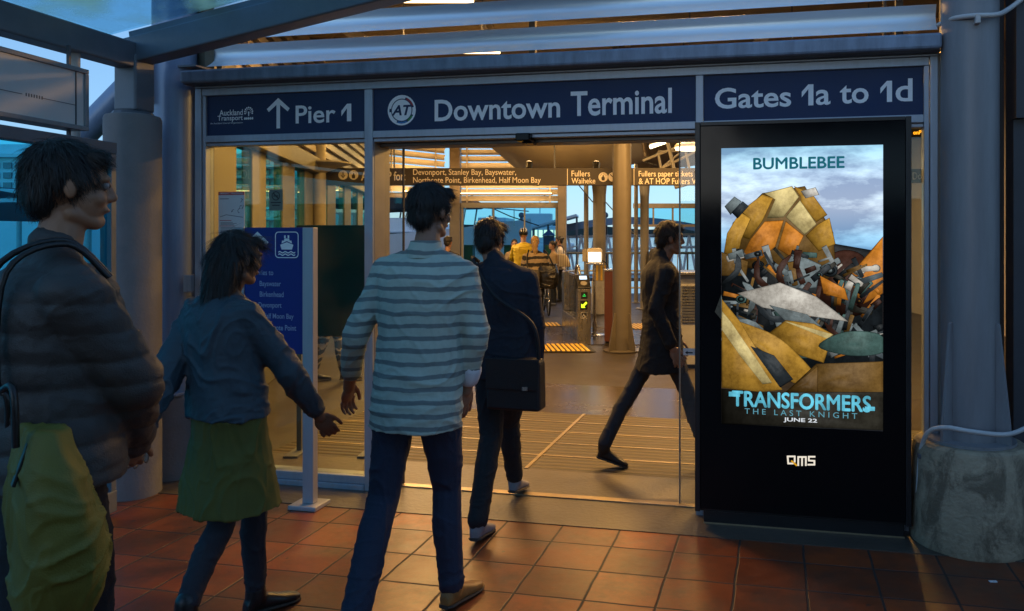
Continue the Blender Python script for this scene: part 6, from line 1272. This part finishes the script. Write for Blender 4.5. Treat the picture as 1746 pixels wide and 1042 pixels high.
me = fuse(MB().loft([(bc+up*(-.15+.30*q), rv(0), fv(0), .13*math.sin(math.pi*(.2+.6*q))**.4, .06*math.sin(math.pi*(.2+.6*q))**.5) for q in [i/6 for i in range(7)]], 20, 2.8), .01, 3); wrinkle(me, .012, (7, 7, 9), 4); attach(t, "bag_body", me, mat("bag_dark_brown", (.05, .042, .035), .5, 0, .15, 10)); part(t, "strap", MB().tube(cpath([bc+Vector((-.08, 0, .12)), J['chest']+Vector((-.12, -.13, -.05)), J['chest']+Vector((-.1, -.04, .08))]), .012, 8), BLKL)
HV = cloth("hi_vis_yellow", (.75, .50, .015), .6)
x, y = PX(893, 15.6, 0).x, 15.6
T, P, J = small("cyclist in a bright yellow vest and dark striped helmet standing before the blonde woman", x, y, -8, 1.72, HV, CHAR, BLKL, lean=.1, arms='bars', hairkind='helmet', hem=-.1, top_kw=dict(name="vest", q=.04, arm=.03, amp=.012))
hs = MB()
for s in (-.045, 0, .045): hs.tube([P(s, .02+.0, .125), P(s*1.1, -.05, .135), P(s*1.1, -.10, .11), P(s, -.135, .06)], .007, 6)
part(T, "helmet_stripe", hs, WHITE)
def bicycle(label, c, deg, k=1., col=DSTEEL):
    f, r = fv(deg), rv(deg); t = thing("bicycle", label, "bicycle", c)
    def q(a, z, s=0): return c+f*a*k+up*z*k+r*s*k
    for a in (-.52, .52):
        wm = MB(); wm.tube([q(a+.33*math.cos(2*math.pi*i/32), .35+.33*math.sin(2*math.pi*i/32)) for i in range(33)], .018*k, 8); wo = part(t, "wheel", wm, RUBBER, R(60))
        sp = MB(); [sp.cyl(q(a, .35), q(a+.32*math.cos(math.pi*i/7), .35+.32*math.sin(math.pi*i/7)), .003, None, 5) for i in range(14)]; part(wo, "spokes", sp, STAIN); part(wo, "hub", MB().cyl(q(a, .35, -.05), q(a, .35, .05), .022, None, 10), STAIN)
    fm = MB()
    for a, b in (((-.52, .35), (-.08, .32)), ((-.08, .32), (-.20, .82)), ((-.52, .35), (-.18, .74)), ((-.18, .74), (.36, .80)), ((-.08, .32), (.38, .70)), ((.34, .88), (.52, .35))): fm.cyl(q(*a), q(*b), .017*k, None, 10)
    part(t, "frame", fm, col, R(50)); part(t, "saddle", MB().ell(q(-.21, .86), (.07*k, .13*k, .03*k), Matrix.Rotation(-R(deg), 3, 'Z')), BLKL, R(60))
    part(t, "handlebar", MB().tube([q(.30, .98, -.27), q(.40, .99, -.14), q(.36, .96, 0), q(.40, .99, .14), q(.30, .98, .27)], .014, 8).cyl(q(.34, .86), q(.36, .97), .016), DSTEEL, R(60))
    part(t, "pedal", MB().bar(q(-.06, .20, .08), q(-.06, .20, .19), .08, .025).cyl(q(-.08, .32, .08), q(-.06, .2, .08), .012), DSTEEL); part(t, "pedal", MB().bar(q(-.10, .44, -.08), q(-.10, .44, -.19), .08, .025).cyl(q(-.08, .32, -.08), q(-.10, .44, -.08), .012), DSTEEL); return t
bicycle("bicycle pointing away beside the blonde woman, wheeled by the cyclist", PX(931, 15.9, 0), -10, 1.0)
b = PX(877, 17.6, 0); small("seated height woman holding a hand to her face left of the cyclist", b.x, b.y, 172, 1.50, cloth("coat_sand", (.28, .19, .10)), BLK, HAIRD, arms='phone', hairkind='long', hem=-.2)
b = PX(944, 17.6, 0); small("girl in a sand coloured coat looking left between the blonde woman and the waiting woman", b.x, b.y, -110, 1.46, cloth("coat_ochre", (.30, .19, .08)), BLK, HAIRD, hairkind='bun', hem=-.2)
b = PX(955, 18.6, 0); T, P, J = small("woman in a white top with curly dark hair carrying a striped bag, facing left", b.x, b.y, -95, 1.56, cloth("white_top", (.55, .48, .42)), BLK, mat("hair_dark", (.016, .012, .01)), arms='phone', hairkind='bun', top_kw=dict(name="top", q=.02, arm=.014, cuff=.3))
bc = PX(955, 18.25, 1.0); t = thing("striped_bag", "cream and tan ribbed handbag on the white topped woman's arm", "bag", bc)
mb = MB().loft([(bc+up*(-.15+.30*q), rv(5), fv(5), .25*math.cos(q*1.25)**.6, .10*math.cos(q*1.2)**.6) for q in [i/6 for i in range(7)]], 24, 2.4); me = fuse(mb, .012, 2); attach(t, "bag_body", me, striped("ribbed_bag", (.50, .40, .25), (.22, .14, .06), .05, .2, .0, 0)); part(t, "handle", MB().tube(cpath([bc+Vector((-.10, 0, .14)), bc+Vector((-.06, .05, .32)), bc+Vector((.05, .05, .32)), bc+Vector((.09, 0, .14))]), .012, 8), BLKL)
b = PX(1124, 16.8, 0); small("person in a grey jacket and amber beanie standing behind the black coat", b.x, b.y, 20, 1.60, cloth("grey_coat", (.12, .11, .10)), CHAR, cloth("beanie_amber", (.40, .20, .06)), hairkind='beanie', hem=-.2)
bicycle("bicycle with red light parked by the kiosk at the right of the doorway", PX(1186, 15.5, 0), 75, 1.0, mat("bike_red", (.4, .02, .02), .4))
b = PX(763, 13.5, 0); small("dark haired person just visible over the striped shirt's shoulder", b.x, b.y, 10, 1.58, cloth("dark_top", (.03, .025, .03)), BLK, HAIRD, hem=-.2)
b = PX(570, 8.6, 0); small("person in dark boots and patterned tights standing behind the teal notice board", b.x-.06, b.y, 60, 1.60, BLK, striped("patterned_tights", (.04, .04, .045), (.35, .30, .22), .09, .14, .03), HAIRD, stride=.3, hem=-.4)
